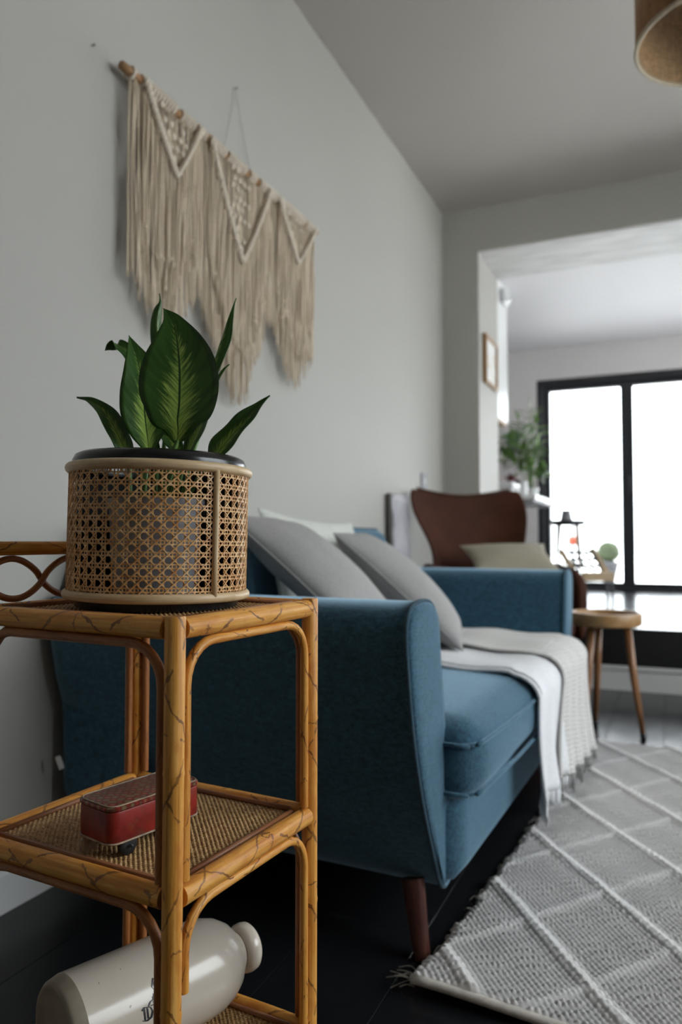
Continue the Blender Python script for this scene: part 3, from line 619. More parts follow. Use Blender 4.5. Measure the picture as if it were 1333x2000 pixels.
# ------------------------------------------------------------------ macrame on the left wall
RY0, RY1, RZ = 1.385, 2.46, 1.894
t = thing('macrame_hanging', (.034, 1.92, RZ), 'cream macrame wall hanging of knotted cords on a wooden rod', 'wall hanging')
q = random.Random(11); off = Vector((.034, 1.92, RZ))
pts = [Vector((q.uniform(-.002, .002), RY0 - 1.92 + (RY1 - RY0) * i / 24, q.uniform(-.002, .002))) for i in range(25)]
mb = MB(); tube(mb, pts, [.0125 + q.uniform(-.0012, .0015) for _ in pts], 12); mb.build('rod', M['driftwood'], t)
secs = [(1.412, 1.716, 1.412, 1.285, 1.44), (1.708, 2.124, 1.44, 1.175, 1.495), (2.116, 2.445, 1.49, 1.30, 1.43)]
vees = [(1.455, 1.585, 1.69, 1.705), (1.745, 1.915, 2.085, 1.59), (2.15, 2.285, 2.425, 1.715)]
def hem(s, y):
    a, b, z0, zm, z1 = s; f = (y - a) / (b - a); e = z0 + (z1 - z0) * f; k = 1 - abs(2 * f - 1); return e + (zm - (z0 + z1) / 2) * min(1, k * 1.25)
for s, vv in zip(secs, vees):
    back = MB(); a, b = s[0], s[1]; n = int((b - a) / .0047)
    for i in range(n):
        y = a + (b - a) * (i + .5) / n + q.uniform(-.001, .001); z1 = hem(s, y) + q.uniform(-.03, .018); x = q.uniform(-.004, .005); L = RZ - z1; w1, ph = q.uniform(.0008, .004), q.uniform(0, 6)
        pts = [Vector((.0 + x + w1 * math.sin(ph + 5 * f), y + w1 * 1.3 * math.sin(ph * 2 + 7 * f) + q.uniform(-.001, .001), RZ - .01 - (L - .01) * f)) - Vector((0, 1.92, RZ)) for f in (0, .12, .25, .4, .55, .7, .85, .95, 1)]
        tube(back, pts, [.0022, .0024, .0025, .0024, .0025, .0024, .0025, .0023, .0014], 5)
    tag(back.build('long_fringe', M['macrame'], t), kind='stuff')
    y0, ym, y1, zm = vv; front = MB(); n = int((y1 - y0) / .007)
    for i in range(n):
        y = y0 + (y1 - y0) * (i + .5) / n; f0 = (y - y0) / (ym - y0) if y < ym else (y1 - y) / (y1 - ym)
        zt_ = RZ + (zm - RZ) * f0 ** .85; z1 = zt_ - (zt_ - hem(s, y)) * q.uniform(.55, .8) - .02 ; x = .012 + q.uniform(-.003, .004); w1, ph = q.uniform(.001, .004), q.uniform(0, 6)
        pts = [Vector((x * (1 - .4 * f) + w1 * math.sin(ph + 5 * f), y + w1 * math.sin(ph * 2 + 6 * f), zt_ - (zt_ - z1) * f)) - Vector((0, 1.92, RZ)) for f in (0, .15, .35, .55, .75, .92, 1)]
        tube(front, pts, [.0022, .0025, .0025, .0025, .0025, .0026, .0016], 5)
        if q.random() < .5: lathe(front, [(0, -.006), (.0045, -.004), (.005, 0), (.0045, .004), (0, .006)], 6, o=pts[-2])
    tag(front.build('front_fringe', M['macrame'], t), kind='stuff')
    band = MB(); N = 34
    for strand in range(3):
        pts = []
        for i in range(N * 2 + 1):
            f = i / N; y = y0 + (ym - y0) * f if f < 1 else ym + (y1 - ym) * (f - 1); g = f if f < 1 else 2 - f
            z = RZ + (zm - RZ) * g ** .85; ph = i * 1.25 + strand * 2.1
            pts.append(Vector((.020 + .0055 * math.sin(ph), y + .0045 * math.cos(ph), z + .004 * math.cos(ph))) - Vector((0, 1.92, RZ)))
        tube(band, pts, .0042, 6)
    band.build('knotted_rope', M['rope'], t)
    knots = MB(); n = int((y1 - y0) / .026)
    for i in range(1, n):
        y = y0 + (y1 - y0) * i / n; f0 = (y - y0) / (ym - y0) if y < ym else (y1 - y) / (y1 - ym); dz = (RZ - zm) * f0 ** .85
        for kk in range(max(1, int(dz / .03))):
            zz = RZ - .016 - kk * .03 - q.uniform(0, .006)
            if RZ - zz < dz - .015 and abs(y - ym) < .055 and q.random() < .7: lathe(knots, [(0, -.009), (.006, -.006), (.0075, 0), (.006, .006), (0, .009)], 7, o=(.006, y - 1.92 + (.013 if kk % 2 else 0), zz - RZ))
    tag(knots.build('knots', M['rope'], t), kind='stuff')
    mb = MB(); n = int((b - a) / .0125)
    for i in range(n):
        y = a + (b - a) * (i + .5) / n - 1.92
        if q.random() < .9 and min(abs(y + 1.92 - v) for v in (1.435, 1.60, 1.75, 1.965, 2.02, 2.16)) > .012: ring_pts = [Vector((.0155 * math.cos(k * PI / 5), y + .0015 * math.sin(k * PI / 5), .0155 * math.sin(k * PI / 5))) for k in range(10)]; tube(mb, ring_pts, .0042, 6, True)
    tag(mb.build('hitch_knots', M['rope'], t), kind='stuff')
mb = MB(); nail = Vector((.004, 1.945, 2.158))
tube(mb, [Vector((.014, 1.86, RZ + .012)) - off + Vector((.0, 0, 0)), nail - off, Vector((.014, 2.03, RZ + .012)) - off], .0011, 5); mb.build('hanging_thread', M['thread'], t)
tn = thing('picture_nail', (0, 1.945, 2.16), 'small steel nail in the wall holding the macrame thread', 'nail')
mb = MB(); tube(mb, [(-.003, 0, 0), (.012, 0, .003)], .0016, 8); mb.build('shank', M['brass'], tn)
mb = MB(); tube(mb, [(.011, 0, .003), (.013, 0, .0034)], .004, 10); mb.build('nail_head', M['brass'], tn)
p = P(165, 95, 1.72); hk = thing('spare_nail', (0, p.y, p.z), 'lone nail left in the bare wall up beyond the rod end', 'nail')
mb = MB(); tube(mb, [(-.003, 0, 0), (.008, 0, .001)], .0015, 8); mb.build('shank', M['brass'], hk)
mb = MB(); tube(mb, [(.007, 0, .001), (.009, 0, .001)], .0032, 10); mb.build('nail_head', M['brass'], hk)
t = thing('light_switch', (0, 3.88, 1.065), 'small pale switch plate on the left wall above the armchair', 'switch')
mb = MB(); bbox(mb, (0, -.043, -.043), (.009, .043, .043), .003, 2); mb.build('plate', M['steel'], t, smooth=False)
mb = MB(); bbox(mb, (.009, -.012, -.018), (.013, .012, .018), .002, 1); mb.build('rocker', M['white_ceramic'], t, smooth=False)
# ------------------------------------------------------------------ sofa (its own frame: x out from the wall, y along it)
SL = Vector((0.0, 1.183, 0)); SR = math.radians(-2); SLEN = 1.69
sofa = thing('sofa', SL, 'teal blue fabric sofa with flared arms standing along the left wall', 'sofa', rz=SR)
SM = Matrix.Translation(SL) @ Matrix.Rotation(SR, 4, 'Z')
armp = [(.176, .112), (.128, .19), (.072, .30), (.030, .42), (.006, .53), (.0, .585), (.008, .615), (.030, .630), (.075, .635), (.118, .629), (.146, .606), (.156, .565), (.166, .50), (.196, .354), (.222, .22), (.234, .14), (.226, .112)]
def arm_ring(x, shrink, flip):
    pr = smooth_path([(0, a, b) for a, b in armp], 3, True); cy = sum(p.y for p in pr) / len(pr); cz = sum(p.z for p in pr) / len(pr); out = []
    for p in pr:
        y, z = p.y, p.z
        if x < .42: k = ((.42 - x) / .42) ** 2 * .075; z = z + k * max(0, (.45 - z) / .34)
        y = y + (cy - y) * shrink * .5; z = z + (cz - z) * shrink * .14
        out.append(Vector((x, SLEN - y if flip else y, z)))
    return out[::-1] if flip else out
for flip in (False, True):
    rings = [arm_ring(x, s, flip) for x, s in ((.022, .30), (.028, .12), (.045, .02), (.09, 0), (.18, 0), (.3, 0), (.42, 0), (.55, 0), (.68, 0), (.78, 0), (.826, 0), (.838, .02), (.843, .05), (.8455, .16), (.847, .5), (.8475, .9))]
    mb = MB(); loft(mb, rings); a = mb.build('armrest', M['teal'], sofa, angle=60)
    pr = arm_ring(.838, 0, flip); cc = sum(pr, Vector()) / len(pr)
    mb = MB(); tube(mb, [p + (p - cc).normalized() * .001 for p in pr], .0042, 7, True); mb.build('piping', M['teal_piping'], a)
    if not flip:
        mb = MB(); bbox(mb, (0, 0, 0), (.012, .0015, .028), .0005, 1, M=SM.inverted() @ Matrix.Translation(P(116, 1504, 1.575)) @ Matrix.Rotation(.35, 4, 'Z') @ Matrix.Rotation(-.38, 4, 'Y')); tg = mb.build('care_tag', M['paper'], a, smooth=False); tg['label'] = 'small white care tag'
# back: profile in x,z lofted along y, ends leaning in
backp = [(.05, .17), (.026, .32), (.016, .5), (.008, .66), (.012, .757), (.035, .783), (.075, .79), (.115, .783), (.145, .757), (.17, .66), (.20, .5), (.225, .36), (.225, .17)]
pr = smooth_path([(a, 0, b) for a, b in backp], 3, True); rings = []
for f, s in ((0, .55), (.0, .22), (.006, .06), (.02, 0), (.12, 0), (.25, 0), (.4, 0), (.5, 0), (.6, 0), (.75, 0), (.88, 0), (.98, 0), (.994, .06), (1, .22), (1, .55)):
    rg = []
    for p in pr:
        ins = .045 + max(0, p.z - .6) * .40; y = ins + (SLEN - 2 * ins) * f
        cx, cz = .10, .50; rg.append(Vector((p.x + (cx - p.x) * s * .5, y, p.z + (cz - p.z) * s * .10)))
    rings.append(rg)
mb = MB(); loft(mb, rings); bk = mb.build('backrest', M['teal'], sofa, angle=60)
mb = MB(); ip = min(range(len(pr)), key=lambda i: abs(pr[i].z - .783) + abs(pr[i].x - .115)); tube(mb, [r[ip] + Vector((.002, 0, .002)) for r in rings[2:-2]], .004, 7); mb.build('piping', M['teal_piping'], bk)
mb = MB(); rbox(mb, (.06, .17, .118), (.868, SLEN - .17, .262), .02, 10); mb.build('base', M['teal'], sofa)
mb = MB(); bbox(mb, (.07, .19, .108), (.84, SLEN - .19, .12), .003, 1); mb.build('underside', M['black_matte'], sofa, smooth=False)
def crown(x, y):
    fx = max(0, min(1, (.93 - x) / .5)); fy = max(0, min(1, (y - .17) / .25)) * max(0, min(1, (SLEN - .17 - y) / .25))
    return .022 * (math.sin(PI / 2 * fx) ** .8) * (.4 + .6 * math.sin(PI / 2 * fy))
def cush(p, s):
    q = p.copy()
    if s[2] > .2: q.z += crown(p.x, p.y)
    if s[0] > .5: q.x += .016 * (1 - s[2] ** 2) * (1 - abs(s[1]) ** 6)
    q.z += .003 * math.sin(9 * p.y + 3 * p.x)
    return q
CZ1 = .412; CX1 = .905
mb = MB(); rbox(mb, (.17, .165, .262), (CX1, SLEN - .165, CZ1), .05, 22, cush); sc = mb.build('seat_cushion', M['teal'], sofa)
def seam(z, out=.0):
    pts = []; y0, y1 = .163 - out, SLEN - .163 + out; x1 = CX1 + .002 + out; r = .045
    pts += [(.24, y0, z), (.5, y0 - .001, z), (x1 - r, y0, z)]
    pts += [(x1 - r + r * math.sin(a), y0 + r - r * math.cos(a), z) for a in (PI / 6, PI / 3, PI / 2)]
    pts += [(x1 + .0125, y0 + .3, z), (x1 + .0145, SLEN / 2, z), (x1 + .0125, y1 - .3, z)]
    pts += [(x1 - r + r * math.cos(a), y1 - r + r * math.sin(a), z) for a in (0, PI / 6, PI / 3, PI / 2)]
    pts += [(.5, y1, z), (.24, y1, z)]
    return smooth_path(pts, 3)
for z in (.372, .283): mb = MB(); tube(mb, seam(z, .001 if z > .3 else -.002), .004, 7); mb.build('piping', M['teal'], sc)
for (x, y, x2, y2) in ((.79, .155, .818, .128), (.79, SLEN - .155, .818, SLEN - .128), (.12, .20, .09, .17), (.12, SLEN - .2, .09, SLEN - .17)):
    mb = MB(); tube(mb, [(x, y, .125), (x + (x2 - x) * .5, y + (y2 - y) * .5, .06), (x2, y2, 0)], [.0215, .018, .0145], 18); mb.build('leg', M['walnut'], sofa, angle=50)

# throws: a path over the cushion and down its front, swept along y
def drape(name, label, y0, y1, x0, hem0, hem1, lift, mat, flare, folds, seed, near=0):
    q = random.Random(seed); nS, nT = 64, 40; vs = []; fs = []; uv = []; R = .055
    xf = CX1 + .012 + lift
    ztop = lambda x, y: CZ1 + crown(min(x, CX1), y) + lift + .004
    top_len = xf - R - x0; arc = R * PI / 2
    for j in range(nT + 1):
        ft = j / nT; yb = y0 + (y1 - y0) * ft; hemz = hem0 + (hem1 - hem0) * ft; tot = top_len + arc + (CZ1 - R - hemz)
        for i in range(nS + 1):
            s = tot * i / nS; wv = math.sin(folds * 2 * PI * ft + seed)
            if s < top_len:
                x = x0 + s; y = yb + near * (1 - s / top_len) + .006 * math.sin(8 * x + seed); z = ztop(x, y) + .004 * math.sin(23 * yb + 5 * x + seed) + .003 * math.sin(31 * x)
                z += .014 * max(0, 1 - abs(s / top_len - .12) / .12) * (.5 + .5 * math.sin(11 * yb))
            elif s < top_len + arc:
                a = (s - top_len) / R; zz = ztop(xf - R, yb) ; x = xf - R + (R + .010) * math.sin(a); y = yb; z = zz - R + R * math.cos(a); x += .002 * wv * math.sin(a)
            else:
                h = s - top_len - arc; f = h / max(.01, CZ1 - R - hemz); zz = ztop(xf - R, yb) - R; z = zz - (zz - hemz) * f
                x = xf + .010 + f * (.002 + .012 * wv) - .006 * math.sin(PI * f) + .004 * math.sin(folds * 4 * PI * ft + 2)*f; y = yb + flare * (ft - .25) * f ** 1.4 + .008 * f * math.sin(folds * 2 * PI * ft + 1 + seed)
            vs.append(Vector((x, y, z))); 
    for j in range(nT):
        for i in range(nS):
            a = j * (nS + 1) + i; fs.append((a, a + 1, a + nS + 2, a + nS + 1)); L = tot / nS; g = (y1 - y0) / nT
            uv.append([(j * g, i * L), (j * g, (i + 1) * L), ((j + 1) * g, (i + 1) * L), ((j + 1) * g, i * L)])
    mb = MB(); mb.add(vs, fs, uv); o = mb.build(name, M[mat]); o.location = SL; o.rotation_euler = (0, 0, SR); tag(o, label, 'throw', 'throws over the sofa seat')
    sm = o.modifiers.new('thick', 'SOLIDIFY'); sm.thickness = .006; sm.offset = 1
    fr = MB(); k = 0
    for j in range(0, nT * 3):
        f = j / 3; a = int(f); ft = f - a; p = vs[a * (nS + 1) + nS].lerp(vs[min(nT, a + 1) * (nS + 1) + nS], ft); L = q.uniform(.03, .05)
        e = p + Vector((q.uniform(-.004, .006), q.uniform(-.006, .006), -max(.004, min(L, p.z - .040))))
        tube(fr, [p + Vector((.002, 0, .008)), p.lerp(e, .5) + Vector((q.uniform(-.003, .003), q.uniform(-.003, .003), 0)), e], [.0022, .0026, .0016], 5)
    tag(fr.build('fringe', M[mat], o), kind='stuff')
    return o, vs, nS, nT
o, vs, nS, nT = drape('throw_blanket', 'smooth white cotton throw laid nearest the front arm of the sofa', .60, .97, .30, .135, .125, .003, 'white_throw', .03, 2.5, 1, -.02)
mb = MB(); tube(mb, [vs[2 * (nS + 1) + i] + Vector((.004, 0, .007)) for i in range(2, nS + 1)], .0035, 6); mb.build('hem', M['white_throw'], o)
drape('throw_blanket', 'cream knitted throw bunched over the middle of the sofa seat', .88, 1.29, .26, .125, .07, .014, 'knit_throw', .12, 3.5, 4, -.04)

# ------------------------------------------------------------------ cushions
def cushion(name, label, mat, A, e1, e2, a, b, T, group=None, pinch=.09, wr=.006, seed=0, n=26):
    """A corner, e1/e2 edge directions, a/b edge lengths, T half thickness"""
    A = Vector(A); e1 = Vector(e1).normalized(); e2 = Vector(e2); e2 = (e2 - e1 * e2.dot(e1)).normalized(); nn = e1.cross(e2).normalized(); c = A + e1 * a / 2 + e2 * b / 2
    mb = MB()
    def pt(s, t, sg):
        k = max(0, (1 - s * s) * (1 - t * t)); h = T * k ** .42
        x = s * a / 2 * (1 - pinch * (1 - t * t)); y = t * b / 2 * (1 - pinch * (1 - s * s))
        w_ = wr * noise.noise(Vector((s * 2.2 + seed, t * 2.2, sg * 3))) * (k ** .3) + wr * .8 * math.sin(11 * math.atan2(t, s) + seed) * max(0, (abs(s) + abs(t)) / 2 - .45) * (k ** .3)
        return e1 * x + e2 * y + nn * sg * (h + w_)
    g = [math.sin(PI / 2 * (-1 + 2 * i / n)) for i in range(n + 1)]
    for sg in (1, -1):
        vs = [pt(s, t, sg) for s in g for t in g]; fs = []; uv = []
        for i in range(n):
            for j in range(n):
                q = i * (n + 1) + j; f = (q, q + n + 1, q + n + 2, q + 1); fs.append(f if sg > 0 else f[::-1]); uv.append([(g[k // (n + 1)] * a / 2, g[k % (n + 1)] * b / 2) for k in fs[-1]])
        mb.add(vs, fs, uv)
    o = mb.build(name, M[mat], None, merge=.0004); o.location = c; tag(o, label, 'cushion', group)
    edge = [pt(s, -1, 1) for s in g] + [pt(1, t, 1) for t in g[1:]] + [pt(-s, 1, 1) for s in g[1:]] + [pt(-1, -t, 1) for t in g[1:-1]]
    m2 = MB(); tube(m2, edge, .0028, 6, True); m2.build('seam', M[mat], o)
    return o
G = 'scatter cushions on the sofa'
cushion('scatter_cushion', 'grey velvet cushion slumped nearest the front arm of the sofa', 'grey_velvet', (.278, 1.82, .786), (.30, .02, -.25), (.18, -.36, -.11), .40, .40, .062, G, seed=1)
cushion('scatter_cushion', 'grey velvet cushion lying beyond the first with its corner on the cream throw', 'grey_velvet', (.272, 2.28, .765), (.36, .10, -.335), (.13, -.42, -.02), .47, .43, .072, G, seed=5)
cushion('scatter_cushion', 'fluffy off-white cushion propped on the sofa back behind the grey ones', 'cream_cloth', (.205, 1.76, .828), (.03, 1, -.05), (.12, 0, -.40), .60, .36, .052, G, seed=9, wr=.012)

# ------------------------------------------------------------------ rug
def rugpt(s, t):   # s across, t along, both 0..1
    a, b, c, d = Vector((.835, 1.185, 0)), Vector((2.35, 1.13, 0)), Vector((.972, 2.885, 0)), Vector((2.42, 2.84, 0))
    return (a * (1 - s) + b * s) * (1 - t) + (c * (1 - s) + d * s) * t
sv = list(np.linspace(0, .42, 250)) + list(np.linspace(.42, 1, 60)[1:]); tv = np.linspace(0, 1, 660)
S, T = np.meshgrid(np.array(sv), tv, indexing='ij')
a, b, c, d = np.array((.835, 1.185)), np.array((2.35, 1.13)), np.array((.972, 2.885)), np.array((2.42, 2.84))
XY = ((a * (1 - S)[..., None] + b * S[..., None]) * (1 - T)[..., None] + (c * (1 - S)[..., None] + d * S[..., None]) * T[..., None])
X, Y = XY[..., 0].copy(), XY[..., 1].copy()
rs = np.random.RandomState(3); low = lambda f, ph: np.sin(f * X + ph) * np.sin(f * .83 * Y + ph * 1.7)
wob = .006 * low(9, 1) + .003 * low(23, 2)
def ridge(c, per, wd):
    f = np.abs(((c / per) % 1) - .5) * per; return np.exp(-(f / wd) ** 2)
r1 = ridge(Y + 1.38 * X + wob + .115, .345, .021); r2 = ridge(Y - 1.32 * X + wob - .02, .345, .018)
row = Y * .55 + X * .83; colc = -X * .55 + Y * .83
px_, py_ = .0120, .0098
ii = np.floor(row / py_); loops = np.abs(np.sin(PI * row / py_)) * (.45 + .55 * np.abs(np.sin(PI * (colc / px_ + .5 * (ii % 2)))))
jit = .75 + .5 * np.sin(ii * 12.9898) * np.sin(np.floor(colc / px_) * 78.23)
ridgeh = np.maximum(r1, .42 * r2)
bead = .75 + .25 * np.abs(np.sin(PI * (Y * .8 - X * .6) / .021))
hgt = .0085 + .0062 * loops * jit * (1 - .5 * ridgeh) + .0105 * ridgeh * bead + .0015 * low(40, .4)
border = np.minimum(np.minimum(S * 1.5 / .012, (1 - S) * 1.5 / .012), np.minimum(T * 1.7 / .010, (1 - T) * 1.7 / .010)); edge = np.clip(border, 0, 1) ** .5
hgt = .003 + hgt * edge
left = np.clip(1 - S * 1.5 / .03, 0, 1); X -= left * (.004 * np.sin(Y * 2 * PI / .018) + .004 * np.sin(Y * 37) + .003 * np.sin(Y * 91))
lift = .016 * np.exp(-(((S * 1.5) / .22) ** 2 + ((T * 1.7) / .10) ** 2)); hgt += lift
ns, nt = X.shape; V = np.stack([X, Y, hgt], -1).reshape(-1, 3)
idx = np.arange(ns * nt).reshape(ns, nt); Fq = np.stack([idx[:-1, :-1], idx[1:, :-1], idx[1:, 1:], idx[:-1, 1:]], -1).reshape(-1, 4)
me = bpy.data.meshes.new('pile'); me.vertices.add(len(V)); me.vertices.foreach_set('co', V.astype(np.float32).ravel())
me.loops.add(Fq.size); me.loops.foreach_set('vertex_index', Fq.astype(np.int32).ravel()); me.polygons.add(len(Fq)); me.polygons.foreach_set('loop_start', np.arange(0, Fq.size, 4, dtype=np.int32)); me.polygons.foreach_set('loop_total', np.full(len(Fq), 4, dtype=np.int32)); me.polygons.foreach_set('use_smooth', np.ones(len(Fq), dtype=bool)); me.update(calc_edges=True)
at = me.attributes.new('h', 'FLOAT', 'POINT'); at.data.foreach_set('value', np.clip((.30 + .35 * bead) * ridgeh + .62 * loops * jit + .5 * (edge < .9), 0, 1).astype(np.float32).ravel())  # shade between the loops painted in: pits darker, loop tops and ridges paler
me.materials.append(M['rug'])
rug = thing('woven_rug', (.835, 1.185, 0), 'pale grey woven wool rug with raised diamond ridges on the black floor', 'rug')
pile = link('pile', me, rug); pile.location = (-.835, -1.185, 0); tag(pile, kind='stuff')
mb = MB(); n = 60; pts = [rugpt(i / n, 0) + Vector((0, -.002, .0065 + .016 * math.exp(-((i / n * 1.5) / .22) ** 2))) for i in range(n + 1)]
ro = Vector((.835, 1.185, 0)); rr = [p - ro for p in pts]
loft(mb, [[p + Vector((0, dy, dz)) for (dy, dz) in ((.006, -.006), (-.004, -.0065), (-.008, -.003), (-.008, .003), (-.003, .006), (.006, .005))] for p in rr]); mb.build('binding', M['rug_edge'], rug)
mb = MB(); q = random.Random(2)
for k in range(44):
    t_ = q.uniform(0, .95) if k > 9 else q.uniform(0, .02); p = rugpt(0, t_) - ro + Vector((0.004, 0, .008)); L = q.uniform(.008, .022) if k > 9 else q.uniform(.025, .06); a_ = q.uniform(-.9, .9)
    e = p + Vector((-L * math.cos(a_), L * math.sin(a_), -.005)); tube(mb, smooth_path([p, p.lerp(e, .5) + Vector((0, q.uniform(-.01, .01), .006)), e], 4), .0006, 4)
tag(mb.build('stray_threads', M['rug_edge'], rug), kind='stuff')

# ------------------------------------------------------------------ brown wing chair
wc = Vector((.46, 3.50, 0)); wr_ = math.atan2(.62, .78)        # faces out of the corner
chair = thing('wing_chair', wc, 'brown upholstered wing chair facing out of the corner behind the sofa', 'armchair', rz=wr_)
# local: x to the sitter's side, -y forward
def shell(v):
    z = .36 + .625 * v
    sm = max(0, min(1, (v - .48) / .40)); half = .245 + .068 * sm * sm * (3 - 2 * sm)
    if v > .9: half -= .014 * ((v - .9) / .1) ** 2
    return z, half
nU, nV = 28, 26; sh = {}
for side in (0, 1):
    for i in range(nV + 1):
        for j in range(nU + 1):
            v = i / nV; u = -1 + 2 * j / nU; z, half = shell(v)
            wing = .16 * abs(u) ** 3.2 * (.25 + .75 * math.sin(PI * min(1, v * .85 + .12)))
            y = .21 + .13 * v - wing; z2 = z - .014 * math.cos(u * PI) * (v ** 6) + .016 * (abs(u) ** 6) * v ** 6 - .014 * max(0, abs(u) - .86) / .14 * (v ** 10)
            th = .062 * (1 - .45 * abs(u) ** 4) * (1 - .5 * v ** 8)
            sh[side, i, j] = Vector((half * u, y + (th if side else 0), z2))
mb = MB(); vs = []; ix = {}
for k, p in sh.items(): ix[k] = len(vs); vs.append(p)
fs = []
for i in range(nV):
    for j in range(nU):
        fs.append((ix[0, i, j], ix[0, i, j + 1], ix[0, i + 1, j + 1], ix[0, i + 1, j])); fs.append((ix[1, i, j], ix[1, i + 1, j], ix[1, i + 1, j + 1], ix[1, i, j + 1]))
for i in range(nV): 
    for j in (0, nU): f = (ix[0, i, j], ix[0, i + 1, j], ix[1, i + 1, j], ix[1, i, j]); fs.append(f if j == 0 else f[::-1])
for j in range(nU):
    for i in (0, nV): f = (ix[0, i, j], ix[1, i, j], ix[1, i, j + 1], ix[0, i, j + 1]); fs.append(f if i == 0 else f[::-1])
mb.add(vs, fs); bk = mb.build('backrest', M['leather'], chair, merge=.0002); sb = bk.modifiers.new('round', 'SUBSURF'); sb.levels = 1; sb.render_levels = 1
mb = MB(); tube(mb, [sh[0, nV, j].lerp(sh[1, nV, j], .5) + Vector((0, 0, .004)) for j in range(2, nU - 1)], .005, 7); mb.build('welt', M['leather'], bk)
for s in (-1, 1):
    rings = []
    for f in (0, .08, .25, .45, .65, .82, .93, 1.0):
        y = .16 - .50 * f; top = .635 - .012 * f - .07 * (max(0, f - .75) / .25) ** 2; x = s * (.265 + .035 * math.sin(PI * min(1, f * 1.1)) + .01 * f); hw = .036 * (1 - .25 * f)
        rings.append([Vector((x + s * a * hw, y, b)) for a, b in ((-1, .30), (-1, top - .03), (-.7, top - .008), (0, top), (.7, top - .008), (1, top - .03), (.9, .40), (.55, .30))])
    mb = MB(); loft(mb, [r if s > 0 else r[::-1] for r in rings]); ar = mb.build('armrest', M['leather'], chair, angle=70)
    sb = ar.modifiers.new('round', 'SUBSURF'); sb.levels = 1; sb.render_levels = 2
mb = MB(); rbox(mb, (-.235, -.36, .30), (.235, .2, .45), .05, 12, lambda p, s: p + Vector((0, 0, .02 * (1 - s[0] ** 2) * (1 - s[1] ** 2) if s[2] > 0 else 0))); mb.build('seat_cushion', M['leather'], chair)
mb = MB(); rbox(mb, (-.25, -.33, .21), (.25, .22, .305), .03, 8); mb.build('seat_base', M['leather'], chair)
for (x, y) in ((-.2, -.28), (.2, -.28), (-.18, .17), (.18, .17)): mb = MB(); tube(mb, [(x, y, .215), (x * 1.16, y * (1.1 if y < 0 else 1.05), 0)], [.02, .013], 14); mb.build('leg', M['walnut'], chair)
CMx = Matrix.Translation(wc) @ Matrix.Rotation(wr_, 4, 'Z'); rot = lambda v: (CMx.to_3x3() @ Vector(v))
cushion('scatter_cushion', 'beige linen cushion resting on the seat of the brown wing chair', 'beige_cloth', CMx @ Vector((-.125, .085, .715)), rot((1, -.12, .02)), rot((-.02, -.30, -.18)), .42, .26, .05, None, seed=12, pinch=.12)

# ------------------------------------------------------------------ round side stool
sc_ = Vector((1.002, 3.016, 0)); R_ = .132
st = thing('round_side_table', sc_, 'small round oak table with raised rim at the far end of the sofa', 'side table')
mb = MB(); lathe(mb, [(0, .418), (R_ - .01, .418), (R_ - .002, .422), (R_, .432), (R_, .462), (R_ - .003, .467), (R_ - .012, .467), (R_ - .016, .462), (R_ - .022, .445), (R_ - .04, .441), (0, .441)], 48); mb.build('tray_top', M['oak'], st, angle=50)
for ang in (-6, 114, 234):
    a = math.radians(ang); dx = Vector((math.cos(a), math.sin(a), 0)); mb = MB(); tube(mb, [dx * .078 + Vector((0, 0, .42)), dx * .10 + Vector((0, 0, .22)), dx * .128 + Vector((0, 0, .022))], [.0145, .0135, .009], 14); lg = mb.build('leg', M['oak_leg'], st)
    mb = MB(); tube(mb, [dx * .128 + Vector((0, 0, .024)), dx * .13 + Vector((0, 0, 0))], [.0105, .0105], 12); mb.build('foot', M['black_matte'], lg)
# wrapped panel leaning on the wall by the chair
t = thing('wrapped_panel', (.05, 3.40, 0), 'thin panel in shiny pale wrapping leaning on the wall beside the wing chair', 'panel')
Mx = Matrix.Translation((.0, 0, 0)) @ Matrix.Rotation(math.radians(-2), 4, 'Y')
mb = MB(); bbox(mb, (-.012, -.118, .003), (.012, .118, .965), .004, 1, M=Mx); mb.build('board', M['panel_edge'], t, smooth=False)
mb = MB(); rbox(mb, (.0, -.106, .006), (.022, .126, .962), .008, 24, lambda p, s: p + Vector((.010 * noise.noise(p * 14) if s[0] > 0 else 0, 0, 0))); me_ = mb.build('wrapping', M['wrap'], t); me_.data.transform(Mx)
# ------------------------------------------------------------------ rattan side table
ZS = (.657, .407, .150)
n2 = (-.156, .700); r2_ = (-.0385, .917); e1 = (r2_[0] - n2[0], r2_[1] - n2[1]); L1 = math.hypot(*e1); L2 = .283; pp = (-e1[1] / L1 * L2, e1[0] / L1 * L2)
TN = W(n2[0], n2[1], 0); TX = (W(r2_[0], r2_[1], 0) - TN).normalized(); TY = (W(n2[0] + pp[0], n2[1] + pp[1], 0) - TN).normalized()
TA = math.atan2(TX.y, TX.x)
TC = TN + TX * L1 / 2 + TY * L2 / 2
table = thing('rattan_side_table', TC, 'three tier rattan side table with woven shelves standing nearest the camera', 'side table', rz=TA)
hx, hy = L1 / 2, L2 / 2; cs = [(-hx, -hy), (hx, -hy), (hx, hy), (-hx, hy)]      # near, right, back, left
PR, RR, AR = .0100, .0108, .0052; GZ = .731
for k, (x, y) in enumerate(cs):
    top = .669 if k < 2 else GZ; sp = .003 if k == 0 else 0
    mb = MB(); zs = [0, .11, .115, .12, .30, .305, .31, .50, .52, .523, .527, top - .002, top]
    tube(mb, [(x - sp * (top - z) / top * 2, y - sp * (top - z) / top, z) for z in zs], [PR * (1.06 if z in (.115, .305, .523) else 1.0) * (.93 if z == top else 1) * (.90 + .1 * z / top) for z in zs], 20, v0=k * .83); mb.build('leg', M['bamboo'], table, angle=50)
